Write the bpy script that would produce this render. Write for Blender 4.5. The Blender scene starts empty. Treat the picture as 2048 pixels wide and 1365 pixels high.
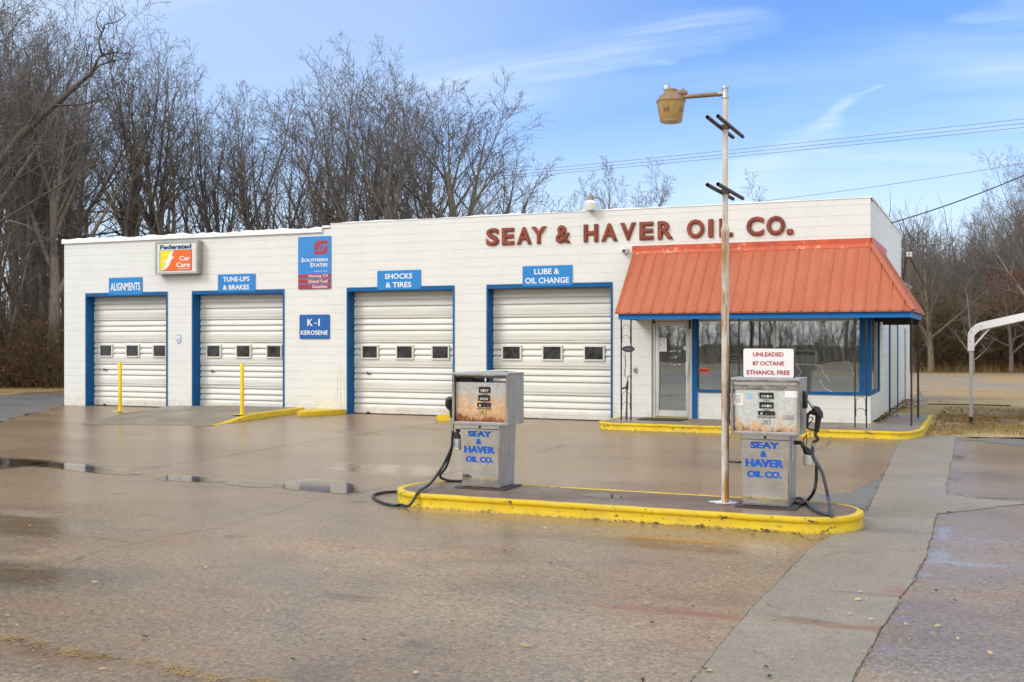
import bpy, bmesh, math, random
import numpy as np
from mathutils import Vector, Matrix
R = math.radians
SC = bpy.context.scene
COL = SC.collection

# ------------------------------------------------------------------ camera
F = 2207.0; HZ = 679.0; CX = 1024.0
CAM = Vector((2.117, -22.82, 1.80))
YAW = R(23.3)
FW = Vector((-math.sin(YAW), math.cos(YAW), 0)); RT = Vector((math.cos(YAW), math.sin(YAW), 0))
def ray(px): return FW + RT * ((px - CX) / F)
def FX(px, Y=0.0):
    d = ray(px); return CAM.x + d.x * (Y - CAM.y) / d.y
def FZ(px, py, Y=0.0):
    d = ray(px); t = (Y - CAM.y) / d.y; return CAM.z + (HZ - py) * t / F
def fp(px, py, Y): return Vector((FX(px, Y), Y, FZ(px, py, Y)))
def SY(px, X=0.0):
    d = ray(px); return CAM.y + d.y * (X - CAM.x) / d.x
def SZ(px, py, X=0.0):
    d = ray(px); t = (X - CAM.x) / d.x; return CAM.z + (HZ - py) * t / F
def G(px, py, z=0.0):
    t = (CAM.z - z) * F / (py - HZ); d = ray(px)
    return Vector((CAM.x + d.x * t, CAM.y + d.y * t, z))
def D(px, depth, z=0.0):
    d = ray(px); return Vector((CAM.x + d.x * depth, CAM.y + d.y * depth, z))

cam = bpy.data.cameras.new('camera'); cam_o = bpy.data.objects.new('camera', cam); COL.objects.link(cam_o)
cam.sensor_width = 36; cam.lens = F / 2048 * 36
cam.shift_y = (HZ - 682.5) / 2048; cam.clip_end = 3000
cam_o.location = CAM; cam_o.rotation_euler = (R(90), 0, YAW)
SC.camera = cam_o

# ------------------------------------------------------------------ node helpers
class NT:
    def __init__(s, tree): s.t = tree; s.n = tree.nodes; s.l = tree.links
    def put(s, sock, v):
        if v is None: return
        if hasattr(v, 'is_output'): s.l.new(v, sock)
        else:
            if sock.type == 'RGBA' and not isinstance(v, (int, float)) and len(v) == 3: v = (*v, 1)
            if sock.type == 'RGBA' and isinstance(v, (int, float)): v = (v, v, v, 1)
            sock.default_value = v
    def obj(s): return s.n.new('ShaderNodeTexCoord').outputs['Object']
    def gen(s): return s.n.new('ShaderNodeTexCoord').outputs['Generated']
    def map(s, v, scale=(1, 1, 1), loc=(0, 0, 0), rot=(0, 0, 0)):
        n = s.n.new('ShaderNodeMapping'); s.put(n.inputs['Vector'], v)
        n.inputs['Scale'].default_value = scale; n.inputs['Location'].default_value = loc; n.inputs['Rotation'].default_value = rot
        return n.outputs[0]
    def noise(s, v, scale, detail=4, rough=.55, dist=0):
        n = s.n.new('ShaderNodeTexNoise'); s.put(n.inputs['Vector'], v)
        n.inputs['Scale'].default_value = scale; n.inputs['Detail'].default_value = detail
        n.inputs['Roughness'].default_value = rough; n.inputs['Distortion'].default_value = dist
        return n.outputs[0]
    def voro(s, v, scale, out='Distance', feat='F1'):
        n = s.n.new('ShaderNodeTexVoronoi'); n.feature = feat; s.put(n.inputs['Vector'], v); n.inputs['Scale'].default_value = scale
        return n.outputs[out]
    def ramp(s, f, stops, interp='LINEAR'):
        n = s.n.new('ShaderNodeValToRGB'); s.put(n.inputs[0], f); e = n.color_ramp.elements; n.color_ramp.interpolation = interp
        while len(e) < len(stops): e.new(.5)
        for el, (p, c) in zip(e, stops):
            el.position = p; el.color = (c, c, c, 1) if isinstance(c, (int, float)) else (*c, 1)
        return n.outputs[0]
    def mix(s, f, a, b, mode='MIX'):
        n = s.n.new('ShaderNodeMix'); n.data_type = 'RGBA'; n.blend_type = mode
        s.put(n.inputs[0], f); s.put(n.inputs[6], a); s.put(n.inputs[7], b); return n.outputs[2]
    def m(s, op, a, b=0.0, clamp=False):
        n = s.n.new('ShaderNodeMath'); n.operation = op; n.use_clamp = clamp
        s.put(n.inputs[0], a); s.put(n.inputs[1], b); return n.outputs[0]
    def sep(s, v):
        n = s.n.new('ShaderNodeSeparateXYZ'); s.put(n.inputs[0], v); return n.outputs
    def comb(s, x=0, y=0, z=0):
        n = s.n.new('ShaderNodeCombineXYZ'); s.put(n.inputs[0], x); s.put(n.inputs[1], y); s.put(n.inputs[2], z); return n.outputs[0]
    def bump(s, h, strength=.3, dist=.01, normal=None):
        n = s.n.new('ShaderNodeBump'); s.put(n.inputs['Height'], h); n.inputs['Strength'].default_value = strength; n.inputs['Distance'].default_value = dist
        if normal is not None: s.put(n.inputs['Normal'], normal)
        return n.outputs[0]
MATS = {}
def newmat(name):
    m = bpy.data.materials.new(name); m.use_nodes = True; nt = NT(m.node_tree)
    b = m.node_tree.nodes['Principled BSDF']; MATS[name] = m
    def setp(**k):
        for key, v in k.items():
            nm = {'col': 'Base Color', 'rough': 'Roughness', 'metal': 'Metallic', 'nor': 'Normal', 'spec': 'Specular IOR Level', 'coat': 'Coat Weight', 'crough': 'Coat Roughness', 'ior': 'IOR'}[key]
            nt.put(b.inputs[nm], v)
    return m, nt, b, setp
def simple(name, col, rough=.5, metal=0.0, var=.18, vs=5, bump=0.0, bs=60, spec=None, dirt=None, dscale=9, dthr=(.55, .7)):
    m, nt, b, setp = newmat(name); v = nt.obj()
    f = nt.noise(v, vs, 6, .6)
    c = nt.mix(nt.ramp(f, [(.3, 0), (.7, 1)]), tuple(x * (1 - var) for x in col), tuple(min(1, x * (1 + var * .6)) for x in col))
    if dirt: c = nt.mix(nt.ramp(nt.noise(v, dscale, 8, .65), [(dthr[0], 0), (dthr[1], 1)]), c, dirt)
    setp(col=c, rough=nt.m('ADD', nt.m('MULTIPLY', nt.m('SUBTRACT', f, .5), .3), rough, True), metal=metal)
    if spec is not None: setp(spec=spec)
    if bump: setp(nor=nt.bump(nt.noise(v, bs, 5, .6), bump, .004))
    return m

# ------------------------------------------------------------------ mesh helpers
class MB:
    def __init__(s): s.v = []; s.f = []; s.mi = []; s.cur = 0
    def add(s, vs, fs):
        o = len(s.v); s.v += [tuple(p) for p in vs]
        for f in fs: s.f.append(tuple(o + i for i in f)); s.mi.append(s.cur)
    def box(s, x0, x1, y0, y1, z0, z1, M=None):
        vs = [Vector((x, y, z)) for z in (z0, z1) for y in (y0, y1) for x in (x0, x1)]
        if M: vs = [M @ p for p in vs]
        s.add(vs, [(0, 2, 3, 1), (4, 5, 7, 6), (0, 1, 5, 4), (2, 6, 7, 3), (0, 4, 6, 2), (1, 3, 7, 5)]); return s
    def rbox(s, x0, x1, y0, y1, z0, z1, b=.01, seg=2, M=None):
        bm = bmesh.new(); bmesh.ops.create_cube(bm, size=1)
        for v in bm.verts: v.co = Vector(((x0 + x1) / 2 + v.co.x * (x1 - x0), (y0 + y1) / 2 + v.co.y * (y1 - y0), (z0 + z1) / 2 + v.co.z * (z1 - z0)))
        bmesh.ops.bevel(bm, geom=list(bm.edges), offset=b, segments=seg, profile=.5, affect='EDGES')
        s.addbm(bm, M); return s
    def addbm(s, bm, M=None):
        bm.verts.ensure_lookup_table(); bm.verts.index_update()
        vs = [(M @ v.co) if M else v.co.copy() for v in bm.verts]
        s.add(vs, [[v.index for v in f.verts] for f in bm.faces]); bm.free()
    def quad(s, a, b, c, d): s.add([a, b, c, d], [(0, 1, 2, 3)]); return s
    def poly(s, pts): s.add(pts, [tuple(range(len(pts)))]); return s
    def prism(s, pts, z0, z1):           # ccw polygon in plan
        n = len(pts); vs = [(p[0], p[1], z0) for p in pts] + [(p[0], p[1], z1) for p in pts]
        s.add(vs, [tuple(range(n - 1, -1, -1)), tuple(range(n, 2 * n))] + [(i, (i + 1) % n, n + (i + 1) % n, n + i) for i in range(n)]); return s
    def fprism(s, pts, y0, y1):          # polygon in (x,z), y0 front, y1 back
        n = len(pts); vs = [(p[0], y0, p[1]) for p in pts] + [(p[0], y1, p[1]) for p in pts]
        s.add(vs, [tuple(range(n)), tuple(range(2 * n - 1, n - 1, -1))] + [(i, n + i, n + (i + 1) % n, (i + 1) % n) for i in range(n)]); return s
    def tube(s, pts, r, sides=8, cap=True, ex=(1, 1)):
        pts = [Vector(p) for p in pts]; n = len(pts)
        rs = r if isinstance(r, (list, tuple)) else [r] * n
        t0 = (pts[1] - pts[0]).normalized(); up = Vector((0, 0, 1)) if abs(t0.z) < .9 else Vector((1, 0, 0))
        u = t0.cross(up).normalized(); vs = []
        for i, p in enumerate(pts):
            t = (pts[min(i + 1, n - 1)] - pts[max(i - 1, 0)])
            t = t.normalized() if t.length > 1e-9 else t0
            u = (u - t * u.dot(t)); u = u.normalized() if u.length > 1e-6 else t.orthogonal().normalized()
            w = t.cross(u)
            for k in range(sides):
                a = 2 * math.pi * k / sides; vs.append(p + (u * math.cos(a) * ex[0] + w * math.sin(a) * ex[1]) * rs[i])
        fs = [(i * sides + k, i * sides + (k + 1) % sides, (i + 1) * sides + (k + 1) % sides, (i + 1) * sides + k) for i in range(n - 1) for k in range(sides)]
        if cap: fs += [tuple(range(sides - 1, -1, -1)), tuple((n - 1) * sides + k for k in range(sides))]
        s.add(vs, fs); return s
    def lathe(s, c, prof, sides=24):     # prof: (r, z) from bottom to top
        vs = []; n = len(prof)
        for r, z in prof:
            for k in range(sides):
                a = 2 * math.pi * k / sides; vs.append((c[0] + r * math.cos(a), c[1] + r * math.sin(a), c[2] + z))
        fs = [(i * sides + k, i * sides + (k + 1) % sides, (i + 1) * sides + (k + 1) % sides, (i + 1) * sides + k) for i in range(n - 1) for k in range(sides)]
        fs += [tuple(range(sides - 1, -1, -1)), tuple((n - 1) * sides + k for k in range(sides))]
        s.add(vs, fs); return s
def spline(pts, n=6):
    pts = [Vector(p) for p in pts]; q = [pts[0]] + pts + [pts[-1]]; out = []
    for i in range(1, len(q) - 2):
        a, b, c, d = q[i - 1], q[i], q[i + 1], q[i + 2]
        for k in range(n):
            t = k / n; out.append(.5 * ((2 * b) + (c - a) * t + (2 * a - 5 * b + 4 * c - d) * t * t + (3 * b - a - 3 * c + d) * t ** 3))
    out.append(pts[-1]); return out
def base_of(parent):
    o = Vector((0, 0, 0))
    while parent: o += parent.location; parent = parent.parent
    return o
def build(mb, name, mat, parent=None, loc=None, smooth=True, ang=35, tri=False):
    me = bpy.data.meshes.new(name)
    off = base_of(parent) + (Vector(loc) if loc is not None else Vector((0, 0, 0)))
    vs = mb.v if isinstance(mb, MB) else mb[0]; fs = mb.f if isinstance(mb, MB) else mb[1]
    vs = [(p[0] - off.x, p[1] - off.y, p[2] - off.z) for p in vs]
    me.from_pydata(vs, [], fs)
    for m in (mat if isinstance(mat, (list, tuple)) else [mat]): me.materials.append(MATS[m] if isinstance(m, str) else m)
    if isinstance(mb, MB) and any(mb.mi): me.polygons.foreach_set('material_index', mb.mi)
    me.update()
    if smooth: me.shade_smooth(); me.set_sharp_from_angle(angle=R(ang))
    o = bpy.data.objects.new(name, me); COL.objects.link(o); o.parent = parent
    if loc is not None: o.location = loc
    return o
def tag(o, label=None, cat=None, group=None, kind=None):
    if label: o['label'] = label
    if cat: o['category'] = cat
    if group: o['group'] = group
    if kind: o['kind'] = kind
    return o
def thing(name, loc, label, cat, group=None, rz=0):
    o = bpy.data.objects.new(name, None); COL.objects.link(o); o.location = loc; o.rotation_euler = (0, 0, rz); o.empty_display_size = .2
    return tag(o, label, cat, group)
FONT = bpy.data.fonts.load('<builtin>')
def glyphs(txt, bold=.0, extrude=.002, bevel=0.0, shear=0.0, sp=1.0, res=3, font=None):
    cu = bpy.data.curves.new('t', 'FONT'); cu.body = txt; cu.font = FONT; cu.size = 1; cu.offset = bold; cu.extrude = extrude
    cu.bevel_depth = bevel; cu.bevel_resolution = 0; cu.shear = shear; cu.space_character = sp; cu.resolution_u = res
    ob = bpy.data.objects.new('t', cu); COL.objects.link(ob)
    dg = bpy.context.evaluated_depsgraph_get(); dg.update()
    me = bpy.data.meshes.new_from_object(ob.evaluated_get(dg))
    vs = [v.co.copy() for v in me.vertices]; fs = [tuple(p.vertices) for p in me.polygons]
    bpy.data.objects.remove(ob); bpy.data.curves.remove(cu); bpy.data.meshes.remove(me)
    return vs, fs
def text_on(mb, txt, x0, x1, z0, z1, Y, th=.003, bold=.0, shear=0.0, sp=1.0, bevel=0.0, M=None):
    """letters filling the rectangle x0..x1, z0..z1 on a plane facing -Y whose surface is at Y"""
    vs, fs = glyphs(txt, bold, .05, bevel, shear, sp)
    a = [min(v[i] for v in vs) for i in range(3)]; b = [max(v[i] for v in vs) for i in range(3)]
    out = []
    for v in vs:
        p = Vector((x0 + (v.x - a[0]) / (b[0] - a[0]) * (x1 - x0), Y - (v.z - a[2]) / (b[2] - a[2]) * th, z0 + (v.y - a[1]) / (b[1] - a[1]) * (z1 - z0)))
        out.append(M @ p if M else p)
    mb.add(out, fs); return mb
def rrect(x0, x1, z0, z1, r, n=5):
    P = []
    for cx, cz, a0 in ((x1 - r, z0 + r, -90), (x1 - r, z1 - r, 0), (x0 + r, z1 - r, 90), (x0 + r, z0 + r, 180)):
        for k in range(n + 1):
            a = R(a0 + 90 * k / n); P.append((cx + r * math.cos(a), cz + r * math.sin(a)))
    return P

# ------------------------------------------------------------------ world, sun, colour management
SUN_EL, SUN_AZ = R(38), R(222)        # azimuth clockwise from +Y
w = bpy.data.worlds.new('World'); SC.world = w; w.use_nodes = True
nt = NT(w.node_tree); bg = w.node_tree.nodes['Background']
sky = nt.n.new('ShaderNodeTexSky'); sky.sky_type = 'NISHITA'; sky.sun_disc = False
sky.sun_elevation = SUN_EL; sky.sun_rotation = SUN_AZ; sky.air_density = 1.0; sky.dust_density = .3; sky.ozone_density = 2.0
g = nt.gen(); x, y, z = nt.sep(g)
el = nt.m('MAXIMUM', z, 0.0)
# direction across the view: 0 towards the left woods, 1 towards the right
az = nt.m('ADD', nt.m('MULTIPLY', nt.m('ADD', nt.m('MULTIPLY', x, RT.x), nt.m('MULTIPLY', y, RT.y)), .9), .5, True)
skyc = nt.mix(1.0, sky.outputs[0], (.43, .82, 1.42), 'MULTIPLY')
# high thin cloud sheet seen on a plane overhead
den = nt.m('ADD', el, .12)
pl = nt.comb(nt.m('DIVIDE', x, den), nt.m('DIVIDE', y, den), 0)
pr = nt.map(pl, (.42, 1.9, 1), (.35, .1, 0), (0, 0, R(-32)))
c1 = nt.ramp(nt.noise(pr, 1.0, 9, .55, .7), [(.46, 0), (.78, 1)])
c2 = nt.ramp(nt.noise(pl, .5, 3, .5), [(.38, 0), (.62, 1)])
cir = nt.m('MULTIPLY', nt.m('MULTIPLY', c1, c2), .6)
hz = nt.ramp(el, [(0.0, .97), (.06, .90), (.115, .68), (.165, .40), (.22, .16), (.295, .10), (.36, .62), (.46, .85), (.7, .9)])
left = nt.m('MULTIPLY', nt.ramp(az, [(.0, 1), (.42, .72), (.62, .30), (.85, 0)]), .60)
cov = nt.m('MAXIMUM', hz, left)
cov = nt.m('ADD', cov, nt.m('MULTIPLY', cir, nt.m('SUBTRACT', 1.0, cov, True)), True)
# single drawn-out streaks of cirrus, fixed in the sky
wv = nt.n.new('ShaderNodeVectorMath'); wv.operation = 'MULTIPLY_ADD'
nz_ = nt.n.new('ShaderNodeTexNoise'); nt.put(nz_.inputs['Vector'], pl); nz_.inputs['Scale'].default_value = 2.2; nz_.inputs['Detail'].default_value = 6
nt.put(wv.inputs[0], nz_.outputs['Color']); wv.inputs[1].default_value = (.34, .34, 0); nt.put(wv.inputs[2], pl); wx, wy, wz = nt.sep(wv.outputs[0])
def cloudpt(px, py):
    d = ray(px) + Vector((0, 0, (HZ - py) / F)); d.normalize(); k = max(d.z, 0) + .12; return (d.x / k + .17, d.y / k + .17)
strk = None
for A, B, wa, wb, op in (((1758, 176), (1470, 372), .02, .20, .55), ((890, 165), (1500, 48), .20, .10, .50), ((1010, 150), (1330, 118), .12, .05, .45), ((1885, 48), (2080, 8), .04, .12, .40), ((1790, 112), (2080, 128), .10, .22, .30), ((1560, 305), (1960, 322), .05, .12, .35), ((640, 175), (1000, 175), .10, .2, .30)):
    (ax, ay), (bx_, by_) = cloudpt(*A), cloudpt(*B); dx, dy = bx_ - ax, by_ - ay; L2 = dx * dx + dy * dy
    qx, qy = nt.m('SUBTRACT', wx, ax), nt.m('SUBTRACT', wy, ay)
    t = nt.m('DIVIDE', nt.m('ADD', nt.m('MULTIPLY', qx, dx), nt.m('MULTIPLY', qy, dy)), L2, True)
    ex, ey = nt.m('SUBTRACT', qx, nt.m('MULTIPLY', t, dx)), nt.m('SUBTRACT', qy, nt.m('MULTIPLY', t, dy))
    dist = nt.m('SQRT', nt.m('ADD', nt.m('MULTIPLY', ex, ex), nt.m('MULTIPLY', ey, ey)))
    wd = nt.m('ADD', wa, nt.m('MULTIPLY', t, wb - wa))
    ang_ = math.atan2(dy, dx); fib = nt.noise(nt.map(pl, (1.2, 9, 1), (A[0] * .01, 0, 0), (0, 0, -ang_)), 1.6, 7, .6)
    mk = nt.m('MULTIPLY', nt.ramp(nt.m('DIVIDE', dist, wd), [(0, 1), (.35, .75), (1, 0)]), nt.m('MULTIPLY', nt.ramp(fib, [(.30, .15), (.70, 1)]), op))
    strk = mk if strk is None else nt.m('MAXIMUM', strk, mk)
cov = nt.m('ADD', cov, nt.m('MULTIPLY', strk, nt.m('SUBTRACT', 1.0, cov, True)), True)
sky2 = nt.mix(cov, skyc, (5.9, 6.9, 7.7))
# unseen bright cloud added behind the viewer as soft frontal fill light
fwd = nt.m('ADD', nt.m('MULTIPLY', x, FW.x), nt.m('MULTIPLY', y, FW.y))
fill_veil = nt.m('MULTIPLY', nt.ramp(nt.m('ADD', nt.m('MULTIPLY', fwd, .5), .5), [(.15, 1), (.52, .0)]), nt.m('ADD', .75, nt.m('MULTIPLY', nt.noise(pl, .8, 6), .35)))
colr = nt.mix(fill_veil, sky2, (12.2, 12.0, 11.7))
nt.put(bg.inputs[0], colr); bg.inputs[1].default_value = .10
sun = bpy.data.lights.new('sun', 'SUN'); sun_o = bpy.data.objects.new('sun', sun); COL.objects.link(sun_o)
sun.energy = 1.35; sun.angle = R(22); sun.color = (1, .955, .89)
sd = Vector((math.sin(SUN_AZ) * math.cos(SUN_EL), math.cos(SUN_AZ) * math.cos(SUN_EL), math.sin(SUN_EL)))
sun_o.rotation_euler = sd.to_track_quat('Z', 'Y').to_euler(); sun_o.location = sd * 60 + Vector((0, 0, 0))
SC.view_settings.view_transform = 'Standard'; SC.view_settings.look = 'None'; SC.view_settings.exposure = 0.56; SC.view_settings.gamma = 1
SC.cycles.max_bounces = 8; SC.cycles.transparent_max_bounces = 12; SC.cycles.use_denoising = True; SC.cycles.denoising_input_passes = 'RGB_ALBEDO_NORMAL'; SC.cycles.denoising_prefilter = 'ACCURATE'; SC.cycles.use_adaptive_sampling = False; SC.cycles.sample_clamp_indirect = 3.0; SC.cycles.caustics_reflective = False; SC.cycles.caustics_refractive = False; SC.cycles.blur_glossy = 1.0
# ------------------------------------------------------------------ materials
def mat_wall():
    m, nt, b, setp = newmat('white_block'); v = nt.obj(); x, y, z = nt.sep(v)
    wob = nt.m('MULTIPLY', nt.m('SUBTRACT', nt.noise(v, 3, 3), .5), .012)
    uv = nt.comb(nt.m('ADD', nt.m('ADD', x, y), wob), nt.m('ADD', z, wob), 0)
    br = nt.n.new('ShaderNodeTexBrick'); nt.put(br.inputs['Vector'], uv); br.offset = .5
    for k, q in (('Scale', 1), ('Mortar Size', .005), ('Mortar Smooth', .35), ('Bias', 0), ('Brick Width', .4064), ('Row Height', .2032)): br.inputs[k].default_value = q
    fac = br.outputs['Fac']
    fine = nt.noise(v, 55, 6, .65); big = nt.noise(v, 1.3, 10, .74)
    base = nt.mix(nt.ramp(big, [(.3, 0), (.7, 1)]), (.665, .668, .635), (.73, .73, .70))
    chips = nt.ramp(nt.noise(v, 9, 8, .7), [(.66, 0), (.72, 1)])
    row = nt.ramp(nt.m('ABSOLUTE', nt.m('SUBTRACT', nt.m('FRACT', nt.m('DIVIDE', nt.m('ADD', z, wob), .2032)), .5)), [(.455, 0), (.49, 1)])
    base = nt.mix(nt.m('MULTIPLY', nt.m('MULTIPLY', row, nt.ramp(nt.noise(v, 1.7, 6, .65), [(.30, .25), (.62, 1)])), .40), base, (.30, .285, .25))
    patch = nt.ramp(nt.noise(v, 2.2, 5), [(.42, 0), (.62, 1)])
    c = nt.mix(nt.m('MULTIPLY', nt.m('MULTIPLY', fac, patch), .22), base, (.34, .31, .27))
    c = nt.mix(nt.m('MULTIPLY', chips, .22), c, (.45, .42, .37))
    # dirt splashed up the foot of the wall, and a brown run below an old outlet between the garage bays
    foot = nt.m('MULTIPLY', nt.ramp(z, [(.02, 1), (.45, 0)]), nt.ramp(nt.noise(v, 5, 7, .65), [(.40, 0), (.68, 1)]))
    c = nt.mix(nt.m('MULTIPLY', foot, .55), c, (.42, .31, .20))
    cx = FX(681); rx = nt.m('ABSOLUTE', nt.m('SUBTRACT', x, cx))
    run = nt.m('MULTIPLY', nt.ramp(rx, [(.0, 1), (.26, 0)]), nt.ramp(nt.m('MULTIPLY', z, .5), [(.05, .5), (.17, 1), (.46, .8), (.65, 0)]))
    st = nt.noise(nt.map(v, (22, 1, 1.1)), 1, 5, .6)
    c = nt.mix(nt.m('MULTIPLY', nt.m('MULTIPLY', run, nt.ramp(st, [(.45, 0), (.68, 1)])), .75), c, (.36, .24, .14))
    drip = nt.m('MULTIPLY', nt.ramp(nt.noise(nt.map(v, (9, 1, .5)), 1.3, 6, .65), [(.56, 0), (.76, 1)]), nt.ramp(nt.m('MULTIPLY', z, .2), [(.5, 0), (.9, .8)]))
    c = nt.mix(nt.m('MULTIPLY', drip, .20), c, (.40, .36, .30))
    setp(col=c, rough=.62, nor=nt.bump(nt.m('SUBTRACT', nt.m('MULTIPLY', fine, .22), nt.m('MULTIPLY', fac, .6)), .42, .006))
mat_wall()
def mat_door():
    m, nt, b, setp = newmat('door_metal'); v = nt.obj(); x, y, z = nt.sep(v)
    n = nt.noise(nt.map(v, (.6, 1, 7)), 1.6, 6, .6)
    c = nt.mix(nt.ramp(n, [(.35, 0), (.7, 1)]), (.60, .59, .53), (.70, .69, .64))
    d = nt.m('MULTIPLY', nt.ramp(z, [(.0, 1), (.35, 0)]), nt.ramp(nt.noise(v, 4, 6, .65), [(.42, 0), (.65, 1)]))
    c = nt.mix(nt.m('MULTIPLY', d, .5), c, (.45, .33, .2))
    sm = nt.ramp(nt.noise(nt.map(v, (.8, 1, 9)), 2.2, 6, .7), [(.66, 0), (.76, 1)])
    c = nt.mix(nt.m('MULTIPLY', sm, .45), c, (.36, .34, .30))
    setp(col=c, rough=.42)
mat_door()
simple('blue_paint', (.004, .10, .285), .6, spec=.25, var=.25, vs=3, dirt=(.05, .09, .16), dscale=7, dthr=(.62, .75))
simple('blue_trim', (.004, .15, .46), .55, spec=.3, var=.12, vs=4, dirt=(.03, .12, .3), dscale=10, dthr=(.66, .75))
simple('sign_blue', (.010, .21, .56), .35, var=.06, vs=2)
simple('sign_navy', (.008, .105, .36), .35, var=.06, vs=2)
simple('sign_white', (.80, .80, .80), .45, var=.05)
simple('sign_edge', (.75, .75, .73), .4, var=.1)
simple('ss_blue', (.03, .22, .58), .35, var=.1, vs=2)
simple('ss_red', (.36, .035, .045), .4, var=.15, vs=3)
simple('fed_cream', (.66, .68, .58), .4, var=.06)
simple('fed_navy', (.01, .05, .17), .4, var=.05)
simple('fed_yellow', (.80, .66, .02), .4, var=.05)
simple('fed_orange', (.86, .12, .005), .4, var=.05)
simple('alu', (.42, .41, .39), .42, metal=.7, var=.15, vs=8)
simple('alu_white', (.62, .62, .58), .38, metal=.25, var=.1, vs=5, dirt=(.42, .33, .2), dscale=5, dthr=(.62, .74))
simple('coping', (.80, .80, .79), .5, var=.08, vs=3, bump=.4, bs=18)
simple('roof_tar', (.30, .30, .29), .8, var=.2)
def mat_letter():
    m, nt, b, setp = newmat('letter_red'); v = nt.obj()
    n = nt.noise(v, 3.2, 7, .65, .4)
    c = nt.mix(nt.ramp(n, [(.3, 0), (.68, 1)]), (.12, .022, .010), (.33, .062, .018))
    c = nt.mix(nt.ramp(nt.noise(v, 14, 7, .7), [(.64, 0), (.74, 1)]), c, (.36, .20, .13))
    setp(col=c, rough=.42)
mat_letter()
def mat_awning():
    m, nt, b, setp = newmat('awning'); v = nt.obj()
    s = nt.noise(nt.map(v, (7, .5, .5)), 1.4, 8, .7); w_ = nt.noise(v, .9, 7, .65)
    c = nt.mix(nt.ramp(s, [(.32, 0), (.70, 1)]), (.36, .085, .032), (.45, .122, .052))
    c = nt.mix(nt.m('MULTIPLY', nt.ramp(w_, [(.45, 0), (.72, 1)]), .35), c, (.48, .165, .088))
    c = nt.mix(nt.m('MULTIPLY', nt.ramp(nt.noise(v, 24, 6, .7), [(.68, 0), (.75, 1)]), .6), c, (.62, .36, .26))
    c = nt.mix(nt.m('MULTIPLY', nt.ramp(nt.noise(nt.map(v, (16, .8, .8), (3, 0, 0)), 1.2, 7, .7), [(.60, 0), (.75, 1)]), .35), c, (.26, .060, .026))
    setp(col=c, rough=.48, nor=nt.bump(nt.noise(v, 2.5, 3), .10, .03))
mat_awning()
simple('awning_flash', (.52, .085, .028), .45, var=.3, vs=4, dirt=(.62, .33, .22), dscale=6, dthr=(.56, .66))
simple('screw', (.20, .05, .03), .5)
simple('soffit', (.60, .56, .48), .6, var=.15)
simple('iron', (.012, .012, .016), .42, var=.4, vs=30)
simple('dark', (.015, .015, .016), .6)
simple('interior', (.22, .22, .20), .8, var=.2)
simple('interior_floor', (.20, .18, .15), .6, var=.3)
simple('machine_white', (.5, .49, .44), .4, var=.2)
simple('machine_rust', (.40, .26, .12), .5, var=.4)
simple('paper', (.82, .82, .84), .6, var=.04)
simple('ink', (.03, .03, .04), .6)
simple('ink_grey', (.22, .22, .26), .6)
simple('orange_sticker', (.75, .17, .03), .5)
simple('red_ink', (.42, .01, .012), .5, var=.05)
simple('pump_blue', (.005, .10, .50), .4, var=.1)
def mat_glass():
    m = bpy.data.materials.new('glass'); m.use_nodes = True; nt = NT(m.node_tree); nt.n.clear(); MATS['glass'] = m
    out = nt.n.new('ShaderNodeOutputMaterial'); v = nt.obj()
    tr = nt.n.new('ShaderNodeBsdfTransparent'); tr.inputs[0].default_value = (.42, .45, .44, 1)
    gl = nt.n.new('ShaderNodeBsdfGlossy'); gl.inputs['Roughness'].default_value = .02; gl.inputs['Color'].default_value = (.88, .92, .93, 1)
    nt.put(gl.inputs['Normal'], nt.bump(nt.noise(v, 1.1, 2), .06, .02))
    df = nt.n.new('ShaderNodeBsdfDiffuse'); df.inputs['Color'].default_value = (.46, .50, .50, 1)
    fr = nt.n.new('ShaderNodeFresnel'); fr.inputs[0].default_value = 2.3
    m1 = nt.n.new('ShaderNodeMixShader'); nt.put(m1.inputs[0], nt.m('ADD', nt.m('MULTIPLY', fr.outputs[0], 1.0), .14, True)); nt.l.new(tr.outputs[0], m1.inputs[1]); nt.l.new(gl.outputs[0], m1.inputs[2])
    film = nt.ramp(nt.noise(nt.map(v, (1, 1, .7)), 1.6, 6, .6), [(.30, .05), (.75, .17)])
    spk = nt.ramp(nt.noise(v, 38, 3, .6), [(.72, 0), (.76, .18)])
    m2 = nt.n.new('ShaderNodeMixShader'); nt.put(m2.inputs[0], nt.m('MAXIMUM', film, spk)); nt.l.new(m1.outputs[0], m2.inputs[1]); nt.l.new(df.outputs[0], m2.inputs[2])
    nt.l.new(m2.outputs[0], out.inputs[0])
mat_glass()
def mat_pane():
    m, nt, b, setp = newmat('dark_pane'); v = nt.obj()
    n = nt.ramp(nt.noise(v, 4, 7, .7), [(.35, 0), (.75, 1)])
    setp(col=nt.mix(n, (.006, .007, .008), (.05, .05, .048)), rough=nt.m('ADD', nt.m('MULTIPLY', n, .3), .06), spec=.7)
mat_pane()
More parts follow.
